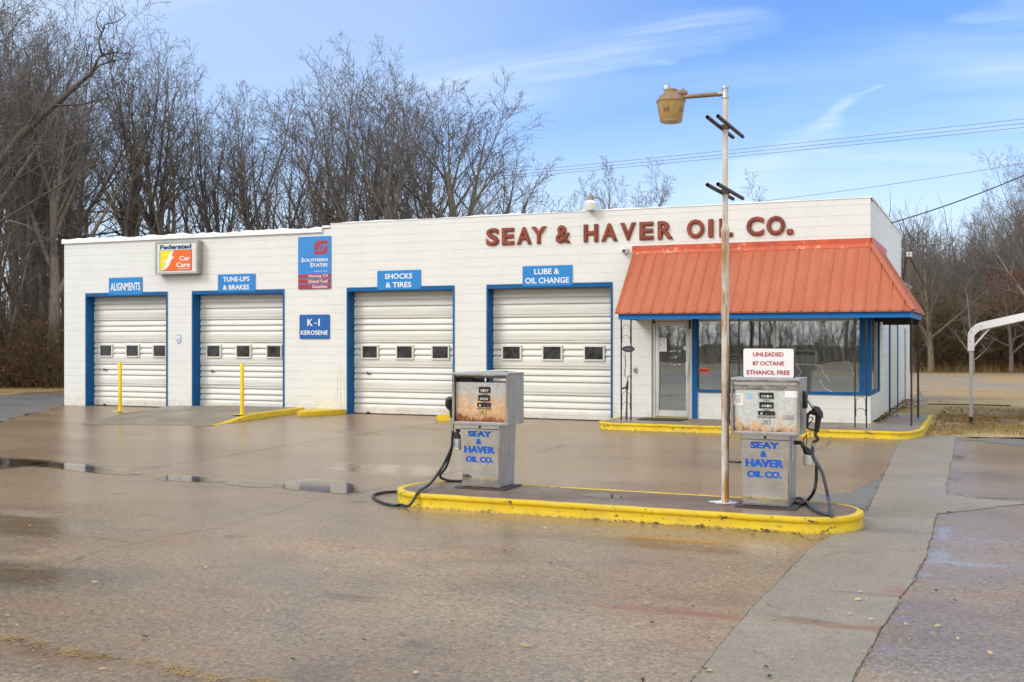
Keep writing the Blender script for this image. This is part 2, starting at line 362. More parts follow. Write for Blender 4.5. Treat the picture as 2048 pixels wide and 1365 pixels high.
def mat_steel():
    m, nt, b, setp = newmat('steel'); v = nt.obj()
    n = nt.noise(nt.map(v, (2, 2, 40)), 2, 4); big = nt.noise(v, 3.5, 4, .55)
    c = nt.mix(nt.ramp(nt.noise(v, 5, 7, .65), [(.4, 0), (.72, 1)]), (.66, .655, .645), (.52, .505, .48))
    c = nt.mix(nt.m('MULTIPLY', nt.ramp(nt.noise(nt.map(v, (9, 9, 1.2)), 1.5, 6, .7), [(.60, 0), (.76, 1)]), .40), c, (.30, .28, .25))
    setp(col=c, metal=1.0, rough=nt.m('ADD', nt.m('MULTIPLY', n, .07), .05), nor=nt.bump(big, .12, .05))
    m, nt, b, setp = newmat('steel_dull'); v = nt.obj()
    c = nt.mix(nt.ramp(nt.noise(nt.map(v, (5, 5, 1)), 2, 7, .65), [(.35, 0), (.72, 1)]), (.56, .54, .51), (.38, .36, .335))
    setp(col=c, metal=.9, rough=nt.m('ADD', nt.m('MULTIPLY', nt.noise(v, 14, 5), .3), .26), nor=nt.bump(nt.noise(v, 5, 4), .1, .02))
mat_steel()
def mat_dial(name, z0, z1, base, amount, low):
    m, nt, b, setp = newmat(name); v = nt.obj(); x, y, z = nt.sep(v)
    h = nt.m('DIVIDE', nt.m('SUBTRACT', z, z0), z1 - z0)
    n = nt.noise(v, 7, 8, .68, .5); n2 = nt.noise(nt.map(v, (1, 1, .6), (3, 1, 7)), 13, 8, .7); n3 = nt.noise(v, 60, 4, .6)
    k = nt.m('ADD', nt.m('SUBTRACT', amount, h), nt.m('MULTIPLY', nt.m('SUBTRACT', n, .5), 1.5))
    c = nt.mix(nt.ramp(nt.noise(v, 28, 6, .7), [(.35, 0), (.7, 1)]), base, tuple(q * .68 for q in base))
    c = nt.mix(nt.ramp(k, [(.0, 0), (.35, .85)]), c, (.62, .33, .12))
    c = nt.mix(nt.m('MULTIPLY', nt.ramp(n2, [(.48, 0), (.60, 1)]), nt.ramp(k, [(.1, 0), (.5, .75)])), c, (.74, .62, .44))
    k2 = nt.m('ADD', nt.m('SUBTRACT', low, h), nt.m('MULTIPLY', nt.m('SUBTRACT', n2, .5), 1.1))
    c = nt.mix(nt.ramp(k2, [(.0, 0), (.16, 1)]), c, (.20, .055, .018))
    c = nt.mix(nt.m('MULTIPLY', nt.ramp(n3, [(.62, 0), (.70, 1)]), nt.ramp(h, [(.5, 0), (1, .6)])), c, (.10, .09, .08))
    setp(col=c, rough=.48, metal=.1, nor=nt.bump(n2, .15, .004))
mat_dial('dial_rusty', .74, 1.14, (.52, .51, .48), .82, .24)
mat_dial('dial_pale', .74, 1.20, (.62, .64, .60), .34, .14)
simple('counter_black', (.012, .012, .013), .35)
simple('digit_white', (.70, .70, .66), .5)
simple('label_yellow', (.55, .42, .12), .5, var=.2, vs=20)
simple('rubber', (.018, .020, .024), .42, var=.3, vs=18)
simple('rubber_grey', (.055, .062, .075), .5, var=.25, vs=12)
simple('nozzle_black', (.012, .012, .013), .38)
simple('amber', (.05, .02, .012), .3)
simple('base_iron', (.07, .05, .045), .55, metal=.3, var=.4, vs=10)
def mat_yellow():
    m, nt, b, setp = newmat('kerb_yellow'); v = nt.obj(); x, y, z = nt.sep(v)
    n = nt.noise(v, 2.5, 6, .6); c = nt.mix(nt.ramp(n, [(.3, 0), (.7, 1)]), (.62, .41, .003), (.75, .53, .005))
    fl = nt.ramp(nt.noise(nt.map(v, (1, 1, 1.5)), 9, 9, .72), [(.585, 0), (.625, 1)])
    lowm = nt.m('MULTIPLY', nt.ramp(z, [(.0, 1), (.030, 0)]), nt.ramp(nt.noise(v, 34, 7, .75), [(.44, 0), (.60, 1)]))
    dirt = nt.ramp(nt.noise(v, 3.2, 10, .78), [(.47, 0), (.72, .65)])
    c = nt.mix(dirt, c, (.40, .30, .08))
    c = nt.mix(nt.m('MAXIMUM', fl, lowm), c, (.085, .07, .045))
    setp(col=c, rough=.55, nor=nt.bump(nt.m('SUBTRACT', nt.m('MULTIPLY', nt.noise(v, 22, 6, .6), .6), fl), .5, .006))
mat_yellow()
simple('bollard_yellow', (.78, .56, .008), .4, var=.08, vs=4, dirt=(.35, .24, .05), dscale=12, dthr=(.68, .76))
def mat_pole():
    m, nt, b, setp = newmat('pole_paint'); v = nt.obj(); x, y, z = nt.sep(v)
    c = nt.mix(nt.ramp(nt.noise(v, 4, 7, .65), [(.35, 0), (.7, 1)]), (.66, .63, .57), (.50, .46, .40))
    n = nt.noise(nt.map(v, (9, 9, 1.1)), 1.7, 8, .7)
    k = nt.m('MULTIPLY', nt.ramp(n, [(.47, 0), (.56, 1)]), nt.ramp(nt.m('MULTIPLY', z, .25), [(.0, 1), (.63, 1), (.72, .35), (1, .15)]))
    c = nt.mix(k, c, (.42, .22, .07)); c = nt.mix(nt.ramp(n, [(.59, 0), (.66, .9)]), c, (.20, .075, .022))
    setp(col=c, rough=.55, nor=nt.bump(n, .25, .004))
mat_pole()
simple('lamp_brown', (.26, .165, .085), .55, var=.3, vs=9, dirt=(.5, .42, .3), dscale=13, dthr=(.64, .72))
def mat_lens():
    m, nt, b, setp = newmat('lamp_amber'); v = nt.obj(); x, y, z = nt.sep(v)
    n = nt.noise(nt.map(v, (26, 26, 4)), 1, 7, .7)
    band = nt.ramp(nt.m('ABSOLUTE', nt.m('SUBTRACT', z, 4.02)), [(.0, 1), (.055, 0)])
    c = nt.mix(nt.ramp(nt.noise(v, 8, 5), [(.3, 0), (.7, 1)]), (.36, .225, .070), (.46, .32, .13))
    c = nt.mix(nt.m('MULTIPLY', band, nt.ramp(n, [(.44, 0), (.58, 1)])), c, (.16, .08, .03))
    setp(col=c, rough=.35)
mat_lens()
simple('lens_glass', (.62, .62, .58), .3, var=.3, vs=25, dirt=(.25, .2, .15), dscale=30, dthr=(.62, .7))
simple('tube_brown', (.085, .060, .042), .55, metal=.3, var=.4, vs=12)
simple('galv', (.42, .43, .43), .45, metal=.75, var=.2, vs=14)
simple('white_metal', (.78, .78, .80), .35, var=.06)
simple('lamp_grey', (.26, .26, .25), .5, var=.2)
simple('lamp_white', (.74, .72, .66), .4, var=.08)
simple('wire', (.03, .03, .032), .5)
simple('wire_grey', (.20, .21, .23), .5)
simple('pole_wood', (.30, .17, .085), .8, var=.25, vs=6)
# ---- ground
def spot(nt, v, c, px, py, ax, ay, col, k, scale=(2.4, 15, 1), thr=(.44, .70)):
    """a stain with its own place and outline on the paving"""
    p = G(px, py); x, y, z = nt.sep(v)
    a = nt.m('DIVIDE', nt.m('SUBTRACT', x, p.x), ax); b = nt.m('DIVIDE', nt.m('SUBTRACT', y, p.y), ay)
    r = nt.m('SUBTRACT', 1.0, nt.m('ADD', nt.m('MULTIPLY', a, a), nt.m('MULTIPLY', b, b)), True)
    n = nt.noise(nt.map(v, scale, (px * .01, py * .01, 0)), 1.6, 9, .72)
    f = nt.ramp(nt.m('ADD', n, nt.m('MULTIPLY', nt.m('SUBTRACT', r, .6), .35)), [(thr[0], 0), (thr[1], 1)])
    return nt.mix(nt.m('MULTIPLY', nt.m('MULTIPLY', f, nt.ramp(r, [(0, 0), (.35, 1)])), k), c, col), nt.m('MULTIPLY', f, r)
def mat_lot():
    m, nt, b, setp = newmat('lot_paving'); v = nt.obj(); x, y, z = nt.sep(v)
    mid = nt.noise(v, .75, 8, .64, .4); sm = nt.noise(nt.map(v, (1, 1, 1), (3, 8, 0)), 4.5, 8, .68); g1 = nt.noise(v, 20, 5, .72); fine = nt.noise(v, 52, 4, .75); grit = nt.noise(nt.map(v, (1, 1, 1), (9, 4, 0)), 85, 3, .75)
    tan_ = nt.mix(nt.ramp(sm, [(.3, 0), (.7, 1)]), (.385, .285, .182), (.475, .362, .242))
    gry = nt.mix(nt.ramp(sm, [(.3, 0), (.7, 1)]), (.245, .21, .165), (.38, .325, .255))
    ny = nt.m('MULTIPLY', nt.m('ADD', y, 15.0), -.065)          # towards the road the paving is worn to grey aggregate
    sel = nt.m('ADD', nt.m('ADD', nt.m('MULTIPLY', nt.m('SUBTRACT', mid, .5), 1.9), nt.m('MULTIPLY', nt.m('SUBTRACT', sm, .5), .7)), nt.m('ADD', ny, .27))
    gsel = nt.ramp(nt.m('ADD', sel, nt.m('MULTIPLY', nt.m('SUBTRACT', g1, .5), .9)), [(.22, 0), (.66, 1)])
    c = nt.mix(gsel, tan_, gry); ag = nt.m('ADD', nt.m('MULTIPLY', gsel, .75), .32)
    c = nt.mix(nt.m('MULTIPLY', nt.ramp(g1, [(.40, 1), (.52, 0)]), nt.m('MULTIPLY', ag, .38)), c, (.12, .105, .09))
    c = nt.mix(nt.m('MULTIPLY', nt.ramp(fine, [(.40, 1), (.49, 0)]), nt.m('MULTIPLY', ag, .80)), c, (.055, .05, .046))
    c = nt.mix(nt.m('MULTIPLY', nt.ramp(grit, [(.55, 0), (.64, 1)]), nt.m('MULTIPLY', ag, .75)), c, (.66, .57, .45))
    wm = nt.ramp(nt.noise(nt.map(v, (.55, 1.25, 1), (6, 3, 0)), .55, 9, .70, .3), [(.46, 0), (.66, 1)]); c = nt.mix(nt.m('MULTIPLY', wm, .55), c, (.42, .262, .138))
    ms = nt.noise(nt.map(v, (1, 1, 1), (5, 5, 0)), 9, 8, .92); ms2 = nt.noise(nt.map(v, (1, 1, 1), (1, 9, 0)), 24, 6, .95)
    c = nt.mix(nt.ramp(ms, [(.40, .60), (.50, 0)]), c, nt.mix(1.0, c, (.42, .42, .42), 'MULTIPLY')); c = nt.mix(nt.ramp(ms2, [(.52, 0), (.60, .75)]), c, (.62, .52, .40)); c = nt.mix(nt.ramp(ms2, [(.40, .95), (.48, 0)]), c, (.08, .07, .06))
    oil = nt.ramp(nt.noise(nt.map(v, (1, 1.5, 1), (7, 2, 0)), .42, 8, .68), [(.55, 0), (.72, 1)])
    c = nt.mix(nt.m('MULTIPLY', oil, .55), c, (.105, .085, .07))
    spots = nt.ramp(nt.voro(nt.map(v, (1, 1, 1), (2, 5, 0)), .9), [(.06, 1), (.13, 0)])
    c = nt.mix(nt.m('MULTIPLY', spots, nt.ramp(sm, [(.42, 0), (.6, .7)])), c, (.06, .052, .046))
    rust = nt.ramp(nt.noise(nt.map(v, (.45, 1.7, 1), (1, 5, 0)), 1.3, 9, .72), [(.62, 0), (.74, 1)])
    c = nt.mix(nt.m('MULTIPLY', rust, .55), c, (.34, .15, .06))
    pale = nt.ramp(nt.noise(nt.map(v, (.5, 1.5, 1), (8, 1, 0)), 1.1, 9, .7), [(.62, 0), (.74, 1)])
    c = nt.mix(nt.m('MULTIPLY', pale, .45), c, (.56, .45, .33))
    for a_ in ((1330, 1222, .75, .16, (.30, .10, .035), .75), (1440, 1232, .55, .12, (.30, .12, .05), .6), (430, 1185, .6, .14, (.30, .16, .08), .55), (700, 1195, .4, .16, (.07, .055, .045), .6), (1690, 1045, .7, .35, (.10, .07, .05), .6), (90, 1310, 1.2, .2, (.30, .17, .08), .6)): c, _ = spot(nt, v, c, *a_)
    dk = None
    for a_ in ((20, 1150, 1.5, .55, (.10, .078, .055), .5, (1.2, 3, 1), (.36, .58)), (10, 1050, 2.2, .9, (.15, .115, .08), .45, (.9, 2.5, 1), (.40, .62)), (30, 925, 2.2, .6, (.06, .043, .028), .7, (1, 3, 1), (.38, .58)), (1250, 1085, 1.6, .35, (.16, .125, .085), .6, (1, 3, 1), (.38, .6))):
        c, q_ = spot(nt, v, c, *a_); dk = q_ if dk is None else nt.m('MAXIMUM', dk, q_)
    # damp: most of the apron between the island and the bays, patches elsewhere
    apron = nt.ramp(nt.m('MULTIPLY', nt.m('ABSOLUTE', nt.m('ADD', y, 7.5)), .07), [(.20, .24), (.95, .07)])
    wet = nt.ramp(nt.m('ADD', nt.noise(nt.map(v, (.6, 1.3, 1), (4, 0, 0)), .34, 8, .66, .4), apron), [(.45, 0), (.63, 1)])
    c = nt.mix(nt.m('MULTIPLY', wet, .65), c, nt.mix(1.0, c, (.66, .585, .50), 'MULTIPLY'))
    c = nt.mix(1.0, c, nt.mix(nt.ramp(nt.noise(nt.map(v, (.7, 1.5, 1), (2, 11, 0)), .30, 8, .66, .5), [(.36, 0), (.62, 1)]), (.70, .63, .54), (.97, .915, .83)), 'MULTIPLY')
    h = nt.m('ADD', nt.m('ADD', nt.m('MULTIPLY', fine, .6), nt.m('MULTIPLY', grit, .4)), nt.m('MULTIPLY', g1, .4))
    rg = nt.m('SUBTRACT', .68, nt.m('MULTIPLY', wet, nt.m('ADD', .32, nt.m('MULTIPLY', apron, .28))))
    rg = nt.m('SUBTRACT', rg, nt.m('MULTIPLY', dk, .14), True)
    dmp = None
    for a_ in ((1888, 1065, .12, .75), (1878, 1110, .16, .55), (1885, 1122, .30, .22), (1960, 1130, .8, .16), (1843, 1150, .14, .22), (1812, 1212, .15, .20), (1796, 1238, .13, .18), (1772, 1300, .14, .22), (1752, 1335, .10, .16), (1918, 915, .18, .8), (1908, 960, .16, .6), (2030, 1085, .8, .2), (1965, 996, .6, .2), (800, 940, 1.6, .9), (1340, 1080, 1.2, .25), (860, 1020, 1.0, .25)):
        _, q_ = spot(nt, v, c, *a_, (0, 0, 0), 0, (2.4, 3.2, 1), (.40, .60)); dmp = q_ if dmp is None else nt.m('MAXIMUM', dmp, q_)
    dmp = nt.m('MULTIPLY', dmp, 1.1, True); c = nt.mix(nt.m('MULTIPLY', dmp, .6), c, nt.mix(1.0, c, (1.0, .99, .97), 'MULTIPLY')); rg = nt.m('MULTIPLY', rg, nt.m('SUBTRACT', 1.0, nt.m('MULTIPLY', dmp, .62))); wet = nt.m('MAXIMUM', wet, nt.m('MULTIPLY', dmp, 1.25))
    bn = nt.n.new('ShaderNodeBump'); nt.put(bn.inputs['Height'], h); nt.put(bn.inputs['Strength'], nt.m('SUBTRACT', .46, nt.m('MULTIPLY', wet, .30))); bn.inputs['Distance'].default_value = .006
    setp(col=c, rough=rg, nor=bn.outputs[0], spec=.5)
mat_lot()
def mat_conc(name, a, b_, wetk=.3, grit=.4, sc=1.0):
    m, nt, b, setp = newmat(name); v = nt.obj()
    mid = nt.noise(v, 1.1 * sc, 7, .62, .3); sm = nt.noise(v, 6, 7, .65); fine = nt.noise(v, 58, 4, .75)
    c = nt.mix(nt.ramp(nt.m('ADD', nt.m('MULTIPLY', mid, .6), nt.m('MULTIPLY', sm, .4)), [(.36, 0), (.64, 1)]), a, b_)
    c = nt.mix(nt.m('MULTIPLY', nt.ramp(fine, [(.40, 1), (.50, 0)]), grit * 1.5), c, tuple(q * .45 for q in a))
    c = nt.mix(nt.m('MULTIPLY', nt.ramp(nt.noise(v, 90, 3, .75), [(.56, 0), (.66, 1)]), grit), c, tuple(min(1, q * 1.5) for q in b_))
    ms = nt.noise(nt.map(v, (1, 1, 1), (2, 7, 0)), 20, 7, .94); c = nt.mix(nt.ramp(ms, [(.36, .65), (.48, 0)]), c, tuple(q * .45 for q in a)); c = nt.mix(nt.ramp(ms, [(.54, 0), (.68, .5)]), c, tuple(min(1, q * 1.35) for q in b_))
    st = nt.ramp(nt.noise(nt.map(v, (.5, 1.7, 1), (5, 2, 0)), 1.0, 8, .7), [(.62, 0), (.76, 1)])
    c = nt.mix(nt.m('MULTIPLY', st, .45), c, (.17, .09, .05))
    if name == 'strip_concrete':
        for a_ in ((1665, 1252, .75, .10, (.22, .085, .035), .85), (1600, 1240, .35, .10, (.12, .09, .05), .7), (1755, 1257, .16, .14, (.24, .08, .03), .9), (1800, 1185, .22, .3, (.26, .10, .05), .7), (1760, 1062, .7, .25, (.10, .07, .05), .55), (1740, 1190, .5, .08, (.16, .09, .05), .6)): c, _ = spot(nt, v, c, *a_)
    wet = nt.ramp(nt.noise(v, .5, 6, .6), [(.42, 0), (.62, 1)])
    setp(col=c, rough=nt.m('SUBTRACT', .62, nt.m('MULTIPLY', wet, wetk)), nor=nt.bump(fine, .25, .005))
mat_conc('strip_concrete', (.225, .180, .132), (.31, .252, .188), .22, .35)
mat_conc('slab_concrete', (.185, .145, .105), (.27, .22, .165), .25, .3)
mat_conc('island_top', (.125, .078, .054), (.195, .130, .092), .36, .3)
mat_conc('walk_concrete', (.20, .155, .115), (.28, .225, .165), .30, .3)
mat_conc('asphalt', (.13, .122, .112), (.21, .195, .175), .2, .6)
def mat_gravel():
    m, nt, b, setp = newmat('gravel'); v = nt.obj()
    n = nt.noise(v, 26, 4, .75); big = nt.noise(nt.map(v, (.5, 1.4, 1)), .33, 6, .65, .3); f = nt.noise(v, 7, 6, .7)
    c = nt.ramp(n, [(.30, (.06, .06, .065)), (.5, (.20, .20, .21)), (.70, (.42, .42, .43))])
    gr = nt.mix(nt.ramp(nt.noise(v, 12, 7, .75), [(.3, 0), (.7, 1)]), (.22, .125, .045), (.50, .33, .14))
    c = nt.mix(nt.ramp(nt.m('ADD', big, nt.m('MULTIPLY', nt.m('SUBTRACT', f, .5), .25)), [(.44, 0), (.53, 1)]), c, gr)
    setp(col=c, rough=.8, nor=nt.bump(n, .6, .03))
    m, nt, b, setp = newmat('dry_turf'); v = nt.obj()
    n = nt.noise(v, 9, 8, .75); big = nt.noise(v, 1.0, 6, .65, .5)
    c = nt.ramp(n, [(.3, (.20, .125, .05)), (.5, (.42, .30, .135)), (.7, (.60, .46, .23))])
    c = nt.mix(nt.ramp(big, [(.54, 0), (.66, .6)]), c, (.13, .08, .045))
    c = nt.mix(nt.ramp(nt.noise(v, .8, 5, .6), [(.60, 0), (.70, .35)]), c, (.10, .13, .03))
    setp(col=c, rough=.9, nor=nt.bump(n, .7, .03))
    m, nt, b, setp = newmat('leaf_litter'); v = nt.obj()
    n = nt.noise(v, 11, 8, .75); big = nt.noise(v, .6, 5, .6)
    c = nt.ramp(n, [(.3, (.05, .028, .016)), (.5, (.15, .085, .045)), (.7, (.30, .19, .10))])
    c = nt.mix(nt.ramp(big, [(.50, 0), (.62, .7)]), c, (.26, .22, .09))
    setp(col=c, rough=.9, nor=nt.bump(n, .7, .03))
mat_gravel()
def mat_water(name, tint, rough, k, amp, thr):
    m = bpy.data.materials.new(name); m.use_nodes = True; nt = NT(m.node_tree); nt.n.clear(); MATS[name] = m
    out = nt.n.new('ShaderNodeOutputMaterial'); v = nt.obj()
    tr = nt.n.new('ShaderNodeBsdfTransparent'); tr.inputs[0].default_value = (*tint, 1)
    gl = nt.n.new('ShaderNodeBsdfGlossy'); gl.inputs['Roughness'].default_value = rough; gl.inputs['Color'].default_value = (1, .98, .95, 1)
    nt.put(gl.inputs['Normal'], nt.bump(nt.noise(v, 14, 3), .02, .01))
    fr = nt.n.new('ShaderNodeFresnel'); fr.inputs[0].default_value = 1.45
    a = nt.n.new('ShaderNodeMixShader'); nt.put(a.inputs[0], nt.m('MULTIPLY', fr.outputs[0], k, True)); nt.l.new(tr.outputs[0], a.inputs[1]); nt.l.new(gl.outputs[0], a.inputs[2])
    at = nt.n.new('ShaderNodeAttribute'); at.attribute_name = 'wet'
    edge = nt.ramp(nt.m('ADD', at.outputs['Fac'], nt.m('MULTIPLY', nt.m('SUBTRACT', nt.noise(v, 9, 7, .68), .5), amp)), [(thr, 0), (thr + .22, 1)])
    clear = nt.n.new('ShaderNodeBsdfTransparent'); e2 = nt.n.new('ShaderNodeMixShader'); nt.put(e2.inputs[0], edge); nt.l.new(clear.outputs[0], e2.inputs[1]); nt.l.new(a.outputs[0], e2.inputs[2])
    nt.l.new(e2.outputs[0], out.inputs[0])
mat_water('water_film', (.88, .83, .76), .05, .78, 1.5, .36)

simple('crack', (.095, .078, .062), .8, var=.4, vs=8)
simple('dark_stain', (.10, .072, .05), .5, var=.4, vs=8)
simple('rust_stain', (.20, .075, .03), .7, var=.5, vs=14)
simple('chip', (.50, .34, .17), .7, var=.4, vs=3)
simple('chip_dark', (.05, .038, .03), .7, var=.4, vs=3)
simple('straw', (.42, .28, .11), .8, var=.5, vs=6)
def mat_bark(name, a, b_):
    m, nt, b, setp = newmat(name); v = nt.obj()
    oi = nt.n.new('ShaderNodeObjectInfo').outputs['Random']
    n = nt.noise(nt.map(v, (6, 6, 1.2)), 2.2, 6, .65)
    c = nt.mix(nt.ramp(n, [(.32, 0), (.7, 1)]), a, b_)
    c = nt.mix(1.0, c, nt.ramp(oi, [(0, (.80, .80, .82)), (1, (1.15, 1.08, 1.0))]), 'MULTIPLY')
    setp(col=c, rough=.85, nor=nt.bump(n, .5, .03), spec=.2)
mat_bark('bark', (.125, .108, .096), (.28, .246, .218))
mat_bark('bark_dark', (.06, .048, .040), (.145, .118, .098))
mat_bark('bark_mossy', (.105, .095, .065), (.235, .21, .155))
simple('twig', (.170, .148, .134), .85, var=.35, vs=1.2, spec=.2)
simple('twig_brown', (.180, .154, .136), .85, var=.4, vs=.8, spec=.2)
simple('brush_brown', (.16, .105, .07), .9, var=.5, vs=.5, spec=.15)
simple('brush_olive', (.15, .13, .065), .9, var=.5, vs=.5, spec=.15)
simple('oak_leaf', (.24, .085, .038), .75, var=.45, vs=2, spec=.2)
simple('dead_grass', (.36, .245, .095), .85, var=.5, vs=1.5, spec=.2)
simple('dead_leaf', (.17, .085, .045), .8, var=.5, vs=6, spec=.2)
# ================================================================== THE STATION
XL = FX(128.5); XS = FX(661); ZU = 4.595; ZLO = 4.485; DEEP = 8.4; ZH = 2.98
DOORS = [(FX(172), FX(335)), (FX(385), FX(568.5)), (FX(694.5), FX(908.5)), (FX(974), FX(1224.5))]
DX0, DX1 = FX(1303), FX(1385)                       # entrance
WX0 = FX(1385); ZS, ZW = .69, 2.25                   # shop window opening reaches the corner
WY1 = SY(1758.5)                                     # far end of the side window
station = thing('service_station', (0, 0, 0), 'long white painted block garage with four bay doors and an orange awning', 'building')
def holed(x0, x1, z0, z1, holes, place, mb):
    """wall face with rectangular holes; place(x,z)->point"""
    xs = sorted({x0, x1, *[h[0] for h in holes], *[h[1] for h in holes]}); zs = sorted({z0, z1, *[h[2] for h in holes], *[h[3] for h in holes]})
    xs = [x for x in xs if x0 <= x <= x1]; zs = [z for z in zs if z0 <= z <= z1]
    for i in range(len(xs) - 1):
        for j in range(len(zs) - 1):
            mx, mz = (xs[i] + xs[i + 1]) / 2, (zs[j] + zs[j + 1]) / 2
            if any(h[0] < mx < h[1] and h[2] < mz < h[3] for h in holes): continue
            mb.quad(place(xs[i], zs[j]), place(xs[i + 1], zs[j]), place(xs[i + 1], zs[j + 1]), place(xs[i], zs[j + 1]))
fh = [(a, b, -.1, ZH) for a, b in DOORS] + [(DX0, DX1, -.1, ZW), (WX0, 0.001, ZS, ZW)]
mb = MB()
P = lambda x, z: Vector((x, 0, z))
holed(XL, XS, -.1, ZLO, [h for h in fh if h[0] < XS], P, mb)
holed(XS, 0, -.1, ZU, [h for h in fh if h[0] > XS], P, mb)
T = .20
for a, b, z0, z1 in fh[:4]:                          # reveals behind the bays
    mb.quad((a, 0, -.1), (a, 0, z1), (a, .3, z1), (a, .3, -.1)); mb.quad((b, 0, -.1), (b, .3, -.1), (b, .3, z1), (b, 0, z1)); mb.quad((a, 0, z1), (b, 0, z1), (b, .3, z1), (a, .3, z1))
mb.quad((DX0, 0, -.1), (DX0, 0, ZW), (DX0, T, ZW), (DX0, T, -.1)); mb.quad((DX0, 0, ZW), (0, 0, ZW), (0, T, ZW), (DX0, T, ZW)); mb.quad((WX0, 0, ZS), (0, 0, ZS), (0, T, ZS), (WX0, T, ZS))
mb.quad((WX0, T, -.1), (0, T, -.1), (0, T, ZS), (WX0, T, ZS)); mb.quad((WX0, 0, -.1), (WX0, T, -.1), (WX0, T, ZS), (WX0, 0, ZS))
# side wall with the side window; left end, back, step between the two roof heights
S = lambda y, z: Vector((0, y, z))
holed(0, DEEP, -.1, ZU, [(-.001, WY1, ZS, ZW)], S, mb)
mb.quad((0, 0, ZS), (0, WY1, ZS), (-T, WY1, ZS), (-T, 0, ZS)); mb.quad((0, WY1, ZS), (0, WY1, ZW), (-T, WY1, ZW), (-T, WY1, ZS)); mb.quad((-T, T, -.1), (-T, WY1, -.1), (-T, WY1, ZS), (-T, T, ZS))
mb.quad((0, 0, ZW), (-T, 0, ZW), (-T, WY1, ZW), (0, WY1, ZW))
mb.quad((XL, 0, -.1), (XL, 0, ZLO), (XL, DEEP, ZLO), (XL, DEEP, -.1)); mb.quad((XL, DEEP, -.1), (XL, DEEP, ZLO), (XS, DEEP, ZLO), (XS, DEEP, -.1)); mb.quad((XS, DEEP, -.1), (XS, DEEP, ZU), (0, DEEP, ZU), (0, DEEP, -.1))
mb.quad((XS, 0, ZLO - .5), (XS, DEEP, ZLO - .5), (XS, DEEP, ZU), (XS, 0, ZU))
mb.quad((XL, .2, ZLO), (XS, .2, ZLO), (XS, .2, 3.9), (XL, .2, 3.9)); mb.quad((XS + .2, .2, ZU), (-.2, .2, ZU), (-.2, .2, 3.9), (XS + .2, .2, 3.9)); mb.quad((-.2, .2, ZU), (-.2, DEEP, ZU), (-.2, DEEP, 3.9), (-.2, .2, 3.9))
# lower rear wing
mb.box(-9, -.003, DEEP, 12.0, -.1, 3.3)
build(mb, 'wall', 'white_block', station, smooth=False)
mb = MB(); mb.box(XL + .01, XS, .21, DEEP - .01, 4.0, 4.08); mb.box(XS + .01, -.21, .21, DEEP - .01, 4.0, 4.1); mb.box(-9.05, .06, DEEP + .003, 12.06, 3.3, 3.36)
build(mb, 'roof', 'roof_tar', station, smooth=False)
# copings: lumpy white roof coating pulled over the parapet
rnd = random.Random(3)
def coping(x0, x1, z, h, over, lumps, y0=-.035, y1=.23):
    mb = MB(); n = int((x1 - x0) / .09); prev = None
    for i in range(n + 1):
        x = x0 + (x1 - x0) * i / n
        k = .010 * math.sin(x * 2.1) + .006 * math.sin(x * 7.3 + 1)
        if lumps:
            ph = (x / 1.03) % 1.0; k += .030 * math.exp(-((ph - .5) / .13) ** 2) + .02 * math.exp(-((ph - .12) / .06) ** 2)
        sec = [Vector((x, y1, z - .05)), Vector((x, y1, z + h * .6 + k)), Vector((x, .10, z + h + k)), Vector((x, y0 + .03, z + h * .85 + k)), Vector((x, y0, z + h * .45)), Vector((x, y0, z - over)), Vector((x, -.002, z - over))]
        if prev:
            for a in range(6): mb.quad(prev[a], prev[a + 1], sec[a + 1], sec[a])
        else: mb.poly(sec)
        prev = sec
    mb.poly(list(reversed(prev))); return mb
o = build(coping(XL - .05, XS - .22, ZLO, .03, .085, True, -.05), 'coping', 'coping', station, ang=50)
build(coping(XS - .005, .03, ZU, .03, .0, False, -.012), 'coping', 'coping', station, ang=50)
mb = MB(); mb.rbox(-.23, .03, .23, DEEP + .03, ZU - .0, ZU + .05, .02); build(mb, 'coping', 'coping', station)
mb = MB(); mb.box(XS - .22, XS - .005, -.03, .23, ZLO + .02, ZLO + .075); build(mb, 'coping', 'coping', station, smooth=False)

